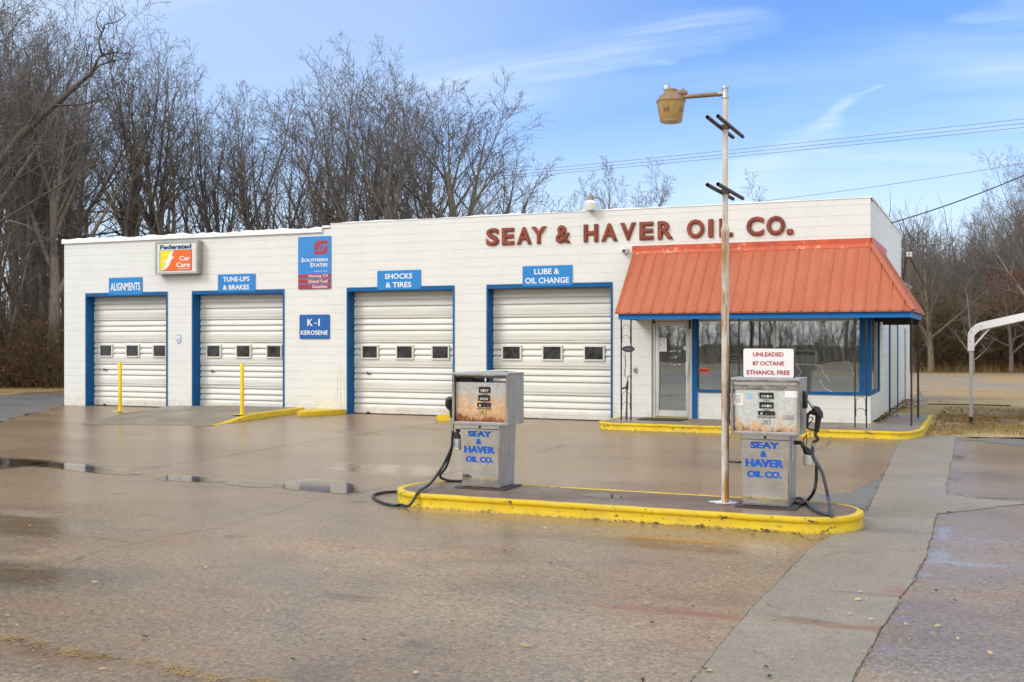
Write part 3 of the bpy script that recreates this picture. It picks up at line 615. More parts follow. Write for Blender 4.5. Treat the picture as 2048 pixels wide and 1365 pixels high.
# ---------------------------------------------------------------- bay doors
def bay(a, b, cap, hatch):
    YD = .26
    mb = MB(); w_ = .035                               # blue trim: face and reveal
    for x0, x1 in ((a - .006, a + .03), (b - .03, b + .006)): mb.box(x0, x1, -.022, .30, 0.0, ZH + .004)
    mb.box(a + .03, b - .03, -.022, .30, ZH - .035, ZH + .06)
    mb.box(a - .006, a + .03, -.022, .30, ZH + .004, ZH + .06); mb.box(b - .03, b + .006, -.022, .30, ZH + .004, ZH + .06)
    # ribbed sectional door
    x0, x1 = a + .035, b - .035; zt, zb = ZH - .03, .02; H = (zt - zb) / 5
    prof = []
    for s_ in range(5):
        zt_ = zt - s_ * H
        for q, d in ((0, .0), (.012, .012), (.03, .012), (.04, 0), (.085, 0), (.092, .044), (.13, .036), (.22, .012), (.28, 0), (.335, 0), (.342, .044), (.38, .036), (.47, .012), (.53, 0), (.585, 0), (.592, .042), (.63, .032), (.69, .008), (.74, 0), (.86, 0), (.865, .004), (.885, .004), (.89, 0), (.985, 0), (.99, .008)):
            prof.append((zt_ - q * H, YD + d))
    prof.append((zb, YD))
    d = MB(); n = len(prof)
    d.add([(x0, y, z) for z, y in prof] + [(x1, y, z) for z, y in prof], [(i + 1, n + i + 1, n + i, i) for i in range(n - 1)])
    d.box(x0, x1, YD + .04, YD + .05, zb, zt)
    W = x1 - x0; zp1, zp0 = zt - 2 * H - .25 * H, zt - 2 * H - .72 * H
    door = build(d, 'garage_door', 'door_metal', station, ang=25); door['label'] = cap
    build(mb, 'door_frame', 'blue_paint', door, smooth=False)
    for f in (.16, .50, .84):
        c = x0 + f * W; hw = .072 * W
        fr = MB(); e = .035
        for r_ in ((c - hw - e, c - hw, zp0 - e, zp1 + e), (c + hw, c + hw + e, zp0 - e, zp1 + e), (c - hw, c + hw, zp1, zp1 + e), (c - hw, c + hw, zp0 - e, zp0)): fr.box(r_[0], r_[1], YD - .03, YD + .035, r_[2], r_[3])
        build(fr, 'window_frame', 'door_metal', door, smooth=False)
        pn = MB(); pn.box(c - hw, c + hw, YD - .012, YD + .02, zp0, zp1); build(pn, 'window_pane', 'dark_pane', door, smooth=False)
    hd = MB(); hx = x0 + .14 * W; hz_ = zt - 3 * H - .36 * H
    hd.rbox(hx - .05, hx + .05, YD - .02, YD + .01, hz_ - .012, hz_ + .012, .004); hd.tube([(hx, YD - .02, hz_ - .03), (hx, YD - .05, hz_ - .01), (hx + .02, YD - .05, hz_ + .05)], .008, 6)
    build(hd, 'handle', 'tube_brown', door)
    hd = MB(); hd.rbox(hx - .04, hx + .04, YD - .05, YD + .01, .03, .055, .006); build(hd, 'latch', 'tube_brown', door)
    if hatch:
        h = MB(); hx = x0 + .47 * W
        for r_ in ((hx, hx + .022, .03, .66), (hx + .032, hx + .054, .03, .66), (x0 + .02, hx, .645, .665), (x0 + .02, hx, .03, .05)): h.box(r_[0], r_[1], YD - .022, YD + .01, r_[2], r_[3])
        build(h, 'hatch_frame', 'door_metal', door, smooth=False)
caps = ['ribbed cream bay door under the one-line blue sign', 'ribbed cream bay door with a small hatch cut in its foot', 'ribbed cream bay door between the kerosene sign and the pump', 'ribbed cream bay door next to the orange awning']
for i, (a, b) in enumerate(DOORS): bay(a, b, caps[i], i == 1)

# ---------------------------------------------------------------- shop front
mb = MB(); YF = .07
fx0, fx1 = DX0 + .01, DX1 - .01
mb.box(fx0, fx0 + .055, YF - .03, YF + .07, .14, ZW); mb.box(fx1 - .055, fx1, YF - .03, YF + .07, .14, ZW); mb.box(fx0 + .055, fx1 - .055, YF - .03, YF + .07, 2.19, ZW)
ent = build(mb, 'entrance_door', 'alu_white', station, smooth=False)
mb = MB(); lx0, lx1 = fx0 + .06, fx1 - .06; st = .085
mb.rbox(lx0, lx0 + st, YF - .02, YF + .03, .155, 2.18, .006); mb.rbox(lx1 - st, lx1, YF - .02, YF + .03, .155, 2.18, .006); mb.box(lx0 + st, lx1 - st, YF - .018, YF + .028, 2.09, 2.178); mb.box(lx0 + st, lx1 - st, YF - .018, YF + .028, .157, .29)
build(mb, 'leaf', 'alu_white', ent)
mb = MB(); mb.box(lx0 + st, lx1 - st, YF, YF + .008, .29, 2.09); build(mb, 'glass', 'glass', ent, smooth=False)
mb = MB(); mb.rbox(lx1 - .085, lx1 - .015, YF - .06, YF - .021, 1.02, 1.33, .012); mb.rbox(lx1 - .05, lx1 - .03, YF - .028, YF - .018, .93, .955, .006); build(mb, 'handle', 'alu_white', ent)
mb = MB(); mb.lathe((lx1 - .04, YF - .025, .93), [(.016, 0), (.016, .02)], 12); mb.rbox(lx1 - .02, lx1 + .03, YF - .045, YF + .0, 2.02, 2.2, .006); mb.rbox(fx0 + .01, fx0 + .05, YF - .045, YF, 2.14, 2.23, .006); build(mb, 'hinge', 'tube_brown', ent)
# blue post beside the door, window frames
xa, xb = WX0, WX0 + .12
mb = MB(); mb.box(xa - .005, xb - .01, -.03, .16, .14, ZW - .002)
wx1 = FX(1718.6, .05); xm = FX(1550, .05)
mb.box(xb - .01, wx1 + .01, -.03, .14, ZS - .0, ZS + .055)
mb.box(wx1 + .01, .012, -.035, .16, ZS, ZW - .002)
mb.box(-.14, .014, .16, WY1 - .16, ZS, ZS + .05); mb.box(-.14, .016, WY1 - .16, WY1 + .002, ZS, ZW - .004)
win = build(mb, 'shop_window', 'blue_paint', station, smooth=False)
mb = MB(); mb.box(xm - .025, xm + .02, .015, .09, ZS + .055, ZW); mb.box(xb - .01, wx1 + .01, .03, .09, 2.17, ZW); mb.box(-.07, -.01, WY1 - .34, WY1 - .28, ZS + .05, ZW); build(mb, 'mullion', 'alu', win, smooth=False)
for a, b in ((xb - .01, xm - .025), (xm + .02, wx1 + .01)):
    mb = MB(); mb.box(a, b, .045, .053, ZS + .055, 2.17); build(mb, 'glass', 'glass', win, smooth=False)
mb = MB(); mb.box(-.05, -.042, .16, WY1 - .16, ZS + .05, ZW); build(mb, 'glass', 'glass', win, smooth=False)
# cracks taped across the big pane
mb = MB()
for pl in ([(1565, 658), (1575, 690), (1592, 728), (1603, 745), (1596, 752)], [(1560, 728), (1603, 729), (1640, 731), (1648, 748), (1660, 762)], [(1650, 728), (1697, 724), (1703, 742), (1710, 755), (1709, 772)], [(1640, 760), (1650, 778), (1668, 786)]):
    mb.tube([fp(p[0] + rnd.uniform(-1, 1), p[1], .038) for p in pl], .004, 4)
build(mb, 'crack', 'paper', win)
# interior
mb = MB(); mb.box(DX0 - .6, -.22, T + .02, 5.0, .10, .135); build(mb, 'shop_floor', 'interior_floor', station, smooth=False)
mb = MB()
mb.box(DX0 - .7, DX0 - .6, T + .02, 5.0, .1, 2.6); mb.box(DX0 - .6, -.22, 5.0, 5.1, .1, 2.6); mb.box(DX0 - .6, -.22, T + .02, 5.0, 2.6, 2.65); mb.box(-.26, -.21, WY1 + .05, 5.0, .1, 2.6); mb.box(-.26, -.21, T + .02, WY1 + .05, .1, ZS - .01)
mb.box(DX0 - .6, -.22, T + .02, T + .05, 2.27, 2.6)
build(mb, 'partition', 'interior', station, smooth=False)
# ---------------------------------------------------------------- awning
ZT, ZE = 3.70, 2.345; EY, EXR = -1.30, .88; AX0 = -4.86; SYE, SYT = 2.45, 3.1
aw = MB(); a_, b_, c_, d_ = Vector((AX0, EY, ZE)), Vector((EXR, EY, ZE)), Vector((.012, -.012, ZT)), Vector((AX0, -.012, ZT))
e_, f_ = Vector((EXR, SYE, ZE)), Vector((.012, SYT, ZT))
aw.quad(a_, b_, c_, d_); aw.quad(b_, e_, f_, c_)
dz = Vector((0, 0, -.03)); aw.poly([a_ + dz, d_ + dz, c_ + dz, b_ + dz]); aw.poly([b_ + dz, c_ + dz, f_ + dz, e_ + dz])
aw.quad(d_, d_ + dz, a_ + dz, a_); aw.quad(a_, a_ + dz, b_ + dz, b_); aw.quad(b_, b_ + dz, e_ + dz, e_); aw.quad(e_, e_ + dz, f_ + dz, f_)
nF = (b_ - a_).cross(d_ - a_).normalized(); nS = (e_ - b_).cross(c_ - b_).normalized()
def rib(p, q, n, w=.016, h=.016):
    s_ = (q - p).normalized().cross(n).normalized(); p = p - (q - p).normalized() * .012
    vs = []
    for c in (p, q): vs += [c - s_ * w * 1.6, c - s_ * w * .7 + n * h, c + s_ * w * .7 + n * h, c + s_ * w * 1.6]
    aw.add(vs, [(0, 4, 5, 1), (1, 5, 6, 2), (2, 6, 7, 3), (0, 1, 2, 3), (7, 6, 5, 4)])
sc = MB()
def screws(p, q, n, off):
    L = (q - p).length
    for t in (.03, .30, .62, .93):
        c = p + (q - p) * t + off; 
        if L > .5 or t < .2: sc.lathe((0, 0, 0), [(.009, -.002), (.011, .002), (.004, .007)], 6); k = len(sc.v) - 18; M = n.to_track_quat('Z', 'Y').to_matrix(); sc.v[k:] = [tuple(c + M @ Vector(v)) for v in sc.v[k:]]
x = AX0 + .06
while x < EXR - .05:
    p = Vector((x, EY, ZE)); t = 1.0 if x <= .0 else (EXR - x) / EXR
    q = Vector((x, EY + (-.012 - EY) * t, ZE + (ZT - ZE) * t)); rib(p, q, nF); screws(p, q, nF, Vector((.05, 0, 0))); x += .2286
y = EY + .16
while y < SYE:
    p = Vector((EXR, y, ZE)); t = 1.0 if y > 0 else (y - EY) / -EY
    yy = y + (0 if y < 0 else (y / SYE) * (SYT - SYE)) * t
    q = Vector((EXR + (.012 - EXR) * t, yy if y > 0 else y, ZE + (ZT - ZE) * t)); rib(p, q, nS); y += .2286
rib(b_, c_, (nF + nS).normalized(), .045, .02); rib(Vector((AX0 + .02, EY, ZE)), Vector((AX0 + .02, -.012, ZT)), nF)
awn = build(aw, 'awning', 'awning', station, ang=20)
build(sc, 'screw', 'screw', awn)
mb = MB(); mb.box(AX0 - .02, .02, -.055, -.004, ZT - .075, ZT + .10); mb.box(.004, .055, -.055, SYT, ZT - .075, ZT + .10); mb.quad((AX0 - .02, -.10, ZT - .085), (.09, -.10, ZT - .085), (.04, -.056, ZT - .01), (AX0 - .02, -.056, ZT - .01)); build(mb, 'flashing', 'awning_flash', awn, smooth=False)
mb = MB(); fy = EY + .06; fx = EXR - .06
mb.box(AX0 + .05, fx, fy, fy + .04, 2.205, 2.338); mb.box(fx - .04, fx, fy + .04, SYE - .05, 2.205, 2.338); mb.box(AX0 + .05, AX0 + .09, fy + .04, -.005, 2.205, 2.338)
build(mb, 'fascia', 'blue_trim', awn, smooth=False)
mb = MB(); mb.box(AX0 + .09, fx - .04, fy + .04, -.04, 2.262, 2.29); mb.box(.02, fx - .04, -.04, SYE - .05, 2.262, 2.29); build(mb, 'soffit', 'soffit', awn, smooth=False)
mb = MB(); mb.box(.03, fx - .05, SYE - .10, SYE - .05, 2.11, 2.262); build(mb, 'beam', 'dark', awn, smooth=False)
mb = MB(); mb.box(.03, fx - .05, .42, .46, 2.15, 2.262); build(mb, 'beam', 'dark', awn, smooth=False)
# wrought iron porch posts
def post(x0, y0, x1, y1, seed, full=True):
    r_ = random.Random(seed); mb = MB(); Zb, Zt = .137, 2.20
    for x, y in ((x0, y0), (x1, y1)):
        mb.box(x - .0125, x + .0125, y - .0125, y + .0125, Zb, Zt + .07)
    A = Vector((x0, y0, 0)); B = Vector((x1, y1, 0))
    def at(u, z): p = A + (B - A) * u; return Vector((p.x, p.y - .0, z))
    for zc, s in ((2.0, 1), (1.78, -1), (.62, 1), (.40, -1)):
        pts = [at(.05 if s > 0 else .95, zc - .30 * s)]
        for k in range(9):
            t = k / 8; a = -math.pi * .1 + t * math.pi * 1.25
            pts.append(at(.5 + .42 * math.cos(math.pi - a) * s, zc + .10 * math.sin(a)))
        mb.tube(spline(pts, 3), .0045, 5)
    mb.tube(spline([at(.02, 1.55), at(.5, 1.35), at(.3, 1.1), at(.7, .95), at(.4, .75)], 5), .004, 5)
    o = build(mb, 'porch_post', 'iron', station, ang=40); return o
py_ = -1.0
post(FX(1242.5, py_), py_, FX(1262, py_), py_, 1); post(FX(1459, py_ - .05), py_ - .05, FX(1478, py_ - .05), py_ - .05, 2); post(FX(1710, -1.12), -1.12, FX(1733, -1.12), -1.12, 3)
post(.775, -.30, .765, .0, 4); post(.775, 1.85, .775, 2.15, 5)
# side doors in the flank
mb = MB()
for y0, y1, zt in ((4.40, 4.50, 2.25), (6.85, 6.95, 2.25)): mb.box(.003, .035, y0, y1, .0, zt)
mb.box(.003, .035, 4.50, 6.85, 2.16, 2.25)
sdr = build(mb, 'side_door', 'blue_paint', station, smooth=False)
mb = MB(); mb.box(-.02, .012, 4.50, 6.85, .0, 2.16); build(mb, 'leaf', 'door_metal', sdr, smooth=False)
mb = MB(); mb.box(-.02, .03, 9.75, 9.98, .05, 2.1); build(mb, 'downpipe', 'galv', station, smooth=False)

# ---------------------------------------------------------------- raised letters on the parapet
sign = thing('wall_lettering', (FX(1280), 0, 3.93), 'large raised rust red capital letters fixed along the white parapet', 'sign')
spans = [('S', 973, 999), ('E', 1004.5, 1029), ('A', 1034, 1064), ('Y', 1063, 1093.5), ('&', 1112, 1142), ('H', 1168, 1197), ('A', 1203, 1235.5), ('V', 1241, 1272), ('E', 1279.5, 1307.5), ('R', 1316, 1347), ('O', 1374, 1409.5), ('I', 1417, 1427.5), ('L', 1439, 1466), ('C', 1493, 1528), ('O', 1533, 1571), ('.', 1574, 1587)]
for ch, a, b in spans:
    x0, x1 = FX(a), FX(b); z0, z1 = 3.925, 4.312
    if ch == '.': z1 = z0 + .115
    if ch in 'SOC&': z0 -= .008; z1 += .008
    mb = MB()
    if ch == 'I' or ch == '.': mb.rbox(x0, x1, -.055, -.003, z0, z1, .02, 1)
    else:
        text_on(mb, ch, x0, x1, z0, z1, -.003, .03, bold=.045, sp=1)
        e = .030; q = MB(); text_on(q, ch, x0 + e, x1 - e, z0 + e, z1 - e, -.033, .022, bold=-.006); mb.add(q.v, q.f)
    build(mb, 'letter', 'letter_red', sign, ang=25)

# ---------------------------------------------------------------- flat signs on the wall
def board(name, px0, px1, py0, py1, mat, label, cat='sign', r=.015, th=.018, Y=-.006, M_edge='sign_edge'):
    x0, x1 = FX(px0), FX(px1); z1, z0 = FZ(px0, py0), FZ(px0, py1)
    t = thing(name, ((x0 + x1) / 2, 0, z0), label, cat)
    mb = MB(); mb.fprism(rrect(x0, x1, z0, z1, r), Y - th, Y - .002); build(mb, 'panel', mat, t)
    return t, (x0, x1, z0, z1, Y - th)
def words(t, rc, items, mat, name='lettering', th=.003):
    x0, x1, z0, z1, Y = rc; o = None
    for it in items:
        mb = MB(); s_, u0, u1, v0, v1 = it[:5]; kw = it[5] if len(it) > 5 else {}
        text_on(mb, s_, x0 + (x1 - x0) * u0, x0 + (x1 - x0) * u1, z1 - (z1 - z0) * v1, z1 - (z1 - z0) * v0, Y - .0005, th, **{'bold': .006, **kw})
        o = build(mb, name, mat, t, smooth=False)
    return o
t, rc = board('bay_sign', 219, 285, 556.6, 590.5, 'sign_blue', 'blue sign reading ALIGNMENTS above the first bay door', r=.004)
words(t, rc, [('ALIGNMENTS', .055, .95, .30, .76, {'bold': .018})], 'sign_white')
t, rc = board('bay_sign', 437, 511, 549.8, 584, 'sign_blue', 'blue sign reading TUNE-UPS & BRAKES above a bay door', r=.004)
words(t, rc, [('TUNE-UPS', .145, .855, .15, .43, {'bold': .018}), ('& BRAKES', .145, .845, .62, .90, {'bold': .018})], 'sign_white')
t, rc = board('bay_sign', 755.5, 842, 542.3, 580, 'sign_blue', 'blue sign reading SHOCKS & TIRES above a bay door', r=.004)
words(t, rc, [('SHOCKS', .18, .81, .17, .45, {'bold': .018}), ('& TIRES', .20, .79, .62, .90, {'bold': .018})], 'sign_white')
t, rc = board('bay_sign', 1046, 1145, 533.2, 573, 'sign_blue', 'blue sign reading LUBE & OIL CHANGE beside the awning', r=.004)
words(t, rc, [('LUBE &', .24, .745, .15, .43, {'bold': .018}), ('OIL CHANGE', .055, .94, .59, .88, {'bold': .018})], 'sign_white')
t, rc = board('fuel_sign', 600, 660, 630, 678, 'sign_navy', 'dark blue sign reading K-1 KEROSENE', r=.03)
words(t, rc, [('K', .27, .45, .18, .47, {'bold': .018}), ('-', .50, .575, .335, .375), ('I', .635, .68, .18, .47, {'bold': .018}), ('KEROSENE', .05, .945, .655, .84, {'bold': .018})], 'sign_white')
t, rc = board('dealer_sign', 597.3, 662.5, 475, 579, 'ss_blue', 'tall blue dealer sign with a red emblem and red bands', r=.012)
x0, x1, z0, z1, Y = rc; W, H = x1 - x0, z1 - z0
mb = MB()
for v0, v1 in ((.72, .795), (.815, .895), (.915, 1.0)): mb.box(x0 + .003, x1 - .003, Y - .003, Y - .0005, z1 - v1 * H + (.004 if v1 == 1 else 0), z1 - v0 * H)
def up(u, v): return (x0 + u * W, z1 - v * H)
# the emblem: rounded S block crossed by two slanted bars
E = []
for a in range(5): E.append((.505 + .12 * (1 - math.cos(R(22.5 * a))), .09 + .085 * (1 - math.sin(R(22.5 * a)))))
top = [up(.505, .275), up(.505, .17)] + [up(.505 + .13 - .13 * math.cos(R(18 * a)), .17 - .085 * math.sin(R(18 * a))) for a in range(1, 6)] + [up(.905, .085), up(.905, .155), up(.70, .155)]
mb.fprism(list(reversed([up(.505, .265)] + top[1:7] + [up(.905, .085), up(.905, .155), up(.69, .155), up(.60, .265)])), Y - .003, Y - .0005)
mb.fprism([up(.505, .345), up(.775, .345)] + [up(.775 + .13 * math.sin(R(18 * a)), .26 + .085 * math.cos(R(18 * a))) for a in range(1, 6)] + [up(.905, .18), up(.845, .175), up(.735, .28), up(.505, .28)], Y - .003, Y - .0005)
mb.fprism([up(.635, .265), up(.70, .265), up(.79, .17), up(.725, .17)], Y - .003, Y - .0005)
build(mb, 'emblem', 'ss_red', t, smooth=False)
words(t, rc, [('S', .105, .18, .405, .483, {'bold': .018}), ('OUTHERN', .19, .905, .42, .48, {'bold': .018}), ('S', .38, .455, .50, .583, {'bold': .018}), ('TATES', .46, .905, .517, .58, {'bold': .018}), ('Independent Dealer', .50, .90, .655, .678), ('Heating Oil', .33, .905, .728, .79, {'bold': .004}), ('Diesel Fuel', .33, .905, .825, .884, {'bold': .004}), ('Gasoline', .44, .90, .925, .985, {'bold': .004})], 'sign_white')
# projecting light box sign
fy_ = -.20; x0, x1 = FX(311, fy_), FX(395.5, fy_); z1, z0 = FZ(311, 484, fy_), FZ(311, 549.5, fy_)
t = thing('light_box_sign', ((x0 + x1) / 2, 0, z0), 'square cream light box sign with yellow and orange panel, mounted high between the bays', 'sign')
mb = MB(); e = .05
mb.box(x0, x1, fy_ + .012, -.03, z0, z1)
for r_ in ((x0, x0 + e, z0, z1), (x1 - e, x1, z0, z1), (x0 + e, x1 - e, z0, z0 + e), (x0 + e, x1 - e, z1 - e, z1)): mb.box(r_[0], r_[1], fy_ - .02, fy_ + .012, r_[2], r_[3])
mb.box(x0 + .05, x1 - .05, -.03, -.003, z0 + .05, z1 - .05)
build(mb, 'cabinet', 'alu', t, smooth=False)
mb = MB(); mb.box(x0 + e, x1 - e, fy_ - .006, fy_ + .011, z0 + e, z1 - e); build(mb, 'face', 'fed_cream', t, smooth=False)
rc = (x0, x1, z0, z1, fy_ - .006); W, H = x1 - x0, z1 - z0
words(t, rc, [('Federated', .115, .855, .11, .25, {'bold': .05})], 'fed_navy', 'title')
def rect(u0, u1, v0, v1): return [up(u0, v1), up(u1, v1), up(u1, v0), up(u0, v0)]
mb = MB(); mb.fprism(rect(.105, .865, .275, .905), fy_ - .0085, fy_ - .0065); build(mb, 'border', 'fed_navy', t, smooth=False)
sw = [(.165, .89), (.255, .79), (.30, .66), (.335, .52), (.375, .40), (.445, .285)]
mb = MB(); mb.fprism([up(.118, .89)] + [up(*p) for p in sw] + [up(.118, .285)], fy_ - .011, fy_ - .009); build(mb, 'panel', 'fed_yellow', t, smooth=False)
mb = MB(); mb.fprism([up(.852, .89), up(.852, .285)] + [up(*p) for p in reversed(sw)], fy_ - .011, fy_ - .009); build(mb, 'panel', 'fed_orange', t, smooth=False)
f1 = [(.135, .895), (.20, .83), (.25, .74), (.285, .62), (.21, .64), (.215, .60), (.30, .55), (.32, .45), (.365, .35), (.44, .282), (.425, .35), (.405, .43), (.39, .505), (.45, .45), (.44, .50), (.385, .56), (.365, .64), (.34, .72), (.29, .80), (.21, .87)]
mb = MB(); mb.fprism([up(*p) for p in f1], fy_ - .0145, fy_ - .0112); build(mb, 'emblem', 'sign_white', t, smooth=False)
words(t, (x0, x1, z0, z1, fy_ - .0112), [('Car', .58, .825, .465, .605, {'bold': .018}), ('Care', .505, .825, .655, .80, {'bold': .018}), ('PROFESSIONALS', .55, .82, .835, .865)], 'sign_white')
# small shield decal between the first two bays, door notices
t = thing('shield_sign', (FX(357.5), 0, FZ(357, 688)), 'small pale blue shield sign between the two left bay doors', 'sign')
cx, cz = FX(357.5), FZ(357.5, 679); k = .013
mb = MB(); mb.fprism([(cx + a * k, cz + b * k) for a, b in ((0, -9), (4, -6.5), (6.5, -4), (6, -1), (6.5, 3), (5, 6), (6, 8), (3, 9), (0, 8), (-3, 9), (-6, 8), (-5, 6), (-6.5, 3), (-6, -1), (-6.5, -4), (-4, -6.5))], -.012, -.002); build(mb, 'panel', 'sign_navy', t, smooth=False)
mb = MB(); mb.fprism([(cx + a * k * .88, cz + b * k * .88) for a, b in ((0, -9), (4, -6.5), (6.5, -4), (6, -1), (6.5, 3), (5, 6), (6, 8), (3, 9), (0, 8), (-3, 9), (-6, 8), (-5, 6), (-6.5, 3), (-6, -1), (-6.5, -4), (-4, -6.5))], -.015, -.0125); build(mb, 'face', 'paper', t, smooth=False)
mb = MB()
for dz_, hw in ((5, 1.5), (1.5, 4), (-.5, 4), (-2.5, 4), (-4.5, 3)): mb.box(cx - hw * k, cx + hw * k, -.0165, -.0152, cz + (dz_ - .4) * k, cz + (dz_ + .5) * k)
build(mb, 'lettering', 'sign_navy', t, smooth=False)
yg = YF - .002
def sheet(name, px0, px1, py0, py1, mat, label, lines=(), Y=yg, cat='notice', inkm='ink_grey'):
    x0, x1 = FX(px0, Y), FX(px1, Y); z1, z0 = FZ(px0, py0, Y), FZ(px0, py1, Y)
    t = thing(name, ((x0 + x1) / 2, Y, z0), label, cat); mb = MB(); mb.box(x0, x1, Y - .002, Y - .0005, z0, z1); build(mb, 'sheet', mat, t, smooth=False)
    if lines:
        mb = MB()
        for u0, u1, v in lines: mb.box(x0 + u0 * (x1 - x0), x0 + u1 * (x1 - x0), Y - .0032, Y - .0022, z1 - (v + .018) * (z1 - z0), z1 - v * (z1 - z0))
        build(mb, 'lettering', inkm, t, smooth=False)
    return t, (x0, x1, z0, z1, Y - .002)
sheet('paper_notice', 1312, 1333.5, 676.5, 703.5, 'paper', 'white printed notice taped inside the entrance door glass', [(.12, .75, .12), (.12, .3, .2), (.12, .6, .5), (.12, .55, .58)])
t, rc = sheet('window_sticker', 1397, 1419.5, 737, 745.5, 'orange_sticker', 'small orange and red sticker low in the shop window', Y=.04)
mb = MB(); mb.box(rc[0] + .02, rc[1] - .02, rc[4] - .0022, rc[4] - .0006, rc[2] + .02, rc[3] - .02); build(mb, 'band', 'red_ink', t, smooth=False)
mb = MB(); cx, cz = FX(1370, yg), FZ(1370, 697, yg); k = .0095
mb.fprism([(cx + a * k, cz + b * k) for a, b in ((0, -5), (3.4, -2.5), (3.6, 2.5), (3, 4), (0, 4.4), (-3, 4), (-3.6, 2.5), (-3.4, -2.5))], yg - .004, yg - .001); tag(build(mb, 'door_sticker', 'paper', smooth=False), 'small white shield sticker on the entrance door glass', 'sticker')
mb = MB()
rn = random.Random(8)
for cxp, cyp, wd, n in ((1353, 674.5, 22, 14), (1350, 703, 22, 12), (1353, 714, 8, 3), (1350, 716, 14, 4), (1352, 730, 20, 4)):
    for _ in range(n):
        p = fp(cxp + rn.uniform(-.5, .5) * wd, cyp + rn.uniform(-1.2, 1.2), yg); q = rn.uniform(.006, .028); mb.box(p.x - q, p.x + q, yg - .0025, yg - .001, p.z - .006, p.z + .006)
tag(build(mb, 'sticker_residue', 'paper', smooth=False), 'torn white sticker scraps across the middle of the entrance door glass', 'sticker')
# letters painted on the first window, white box machine and shelf behind the glass
def machine(name, px0, px1, py0, py1, Y, mat, label):
    x0, x1 = FX(px0, Y), FX(px1, Y); zt = FZ(px0, py0, Y)
    t = thing(name, ((x0 + x1) / 2, Y + .3, .137), label, 'cabinet')
    mb = MB(); mb.rbox(x0, x1, Y, Y + .6, .20, zt, .02); build(mb, 'body', mat, t)
    mb = MB(); mb.box(x0 + .05, x1 - .05, Y + .04, Y + .56, .137, .20); build(mb, 'plinth', 'dark', t, smooth=False)
    mb = MB(); mb.box(x0 + .06, x1 - .06, Y - .012, Y - .001, .32, zt - .12); build(mb, 'panel', 'dark_pane', t, smooth=False)
machine('display_cabinet', 1395, 1418, 751, 790, .45, 'machine_white', 'white cabinet standing behind the left pane of the shop window')
machine('steel_cabinet', 1582, 1612, 729, 800, .9, 'machine_rust', 'pale rusty cabinet behind the right pane of the shop window')
mb = MB(); yl_ = .038; rn = random.Random(4)
for px0, px1, py in ((1437, 1446, 709), (1461, 1478, 709.5), (1441, 1450, 716), (1462, 1474, 717), (1463, 1476, 722), (1462, 1474, 728)):
    x = FX(px0, yl_); xe = FX(px1, yl_); z = FZ(px0, py, yl_)
    while x < xe - .01:
        w_ = rn.uniform(.012, .03); mb.box(x, min(x + w_, xe), yl_, yl_ + .002, z - .012, z + .012 * rn.uniform(.4, 1)); x += w_ + .009
tag(build(mb, 'window_lettering', 'ink_grey', smooth=False), 'rows of small faded lettering stuck inside the left pane of the shop window', 'lettering')
# wall bits
mb = MB(); x_, z_ = FX(1270.5), FZ(1270.5, 740); mb.rbox(x_ - .03, x_ + .03, -.045, -.002, z_ - .055, z_ + .055, .008); t = build(mb, 'switch_box', 'galv'); tag(t, 'small grey electrical box on the wall left of the entrance door', 'switch')
b_ox = MB(); b_ox.lathe((0, 0, 0), [(.016, 0), (.016, .012)], 12); M = Matrix.Translation((x_, -.045, z_ + .005)) @ Matrix.Rotation(R(90), 4, 'X'); b_ox.v = [tuple(M @ Vector(v)) for v in b_ox.v]; build(b_ox, 'button', 'dark', t)
t = thing('flood_light', (FX(1252), -.06, FZ(1252, 503)), 'small cream outdoor light on the wall at the top corner of the awning', 'lamp')
x_, z_ = FX(1252), FZ(1252, 503)
mb = MB(); mb.rbox(x_ - .06, x_ + .06, -.03, -.002, z_ - .06, z_ + .06, .01); mb.rbox(x_ - .055, x_ + .055, -.15, -.03, z_ - .05, z_ + .05, .02); mb.tube([(x_, -.06, z_ + .05), (x_ + .01, -.07, z_ + .10)], .022, 8); build(mb, 'housing', 'lamp_white', t)
mb = MB(); mb.box(x_ - .035, x_ + .035, -.156, -.1502, z_ - .032, z_ + .032); build(mb, 'lens', 'dark_pane', t, smooth=False)
# light on the parapet
px_ = 1186; x_ = FX(px_, .05); zt = FZ(px_, 385, .05)
t = thing('roof_light', (x_, .05, ZU), 'white dusk to dawn light on a curved arm above the parapet', 'lamp')
zb = FZ(px_, 421, -.10); yl = -.12
mb = MB(); mb.lathe((x_, yl, 0), [(.11, zb), (.13, zb + .10), (.13, zb + .135), (.135, zb + .14)], 20); build(mb, 'refractor', 'lamp_white', t)
mb = MB(); mb.lathe((x_, yl, 0), [(.137, zb + .141), (.12, zb + .17), (.075, zb + .21), (.072, zb + .215)], 20); build(mb, 'dome', 'white_metal', t)
mb = MB(); mb.lathe((x_, yl, 0), [(.072, zb + .216), (.068, zb + .31), (.05, zb + .33), (.024, zb + .335), (.022, zb + .38)], 16); build(mb, 'ballast', 'lamp_grey', t)
mb = MB(); mb.tube(spline([(x_ + .06, yl, zb + .27), (x_ + .16, yl + .05, zb + .27), (x_ + .24, .06, zb + .18), (x_ + .26, .12, ZU + .02)]), .017, 8); build(mb, 'arm', 'lamp_grey', t)
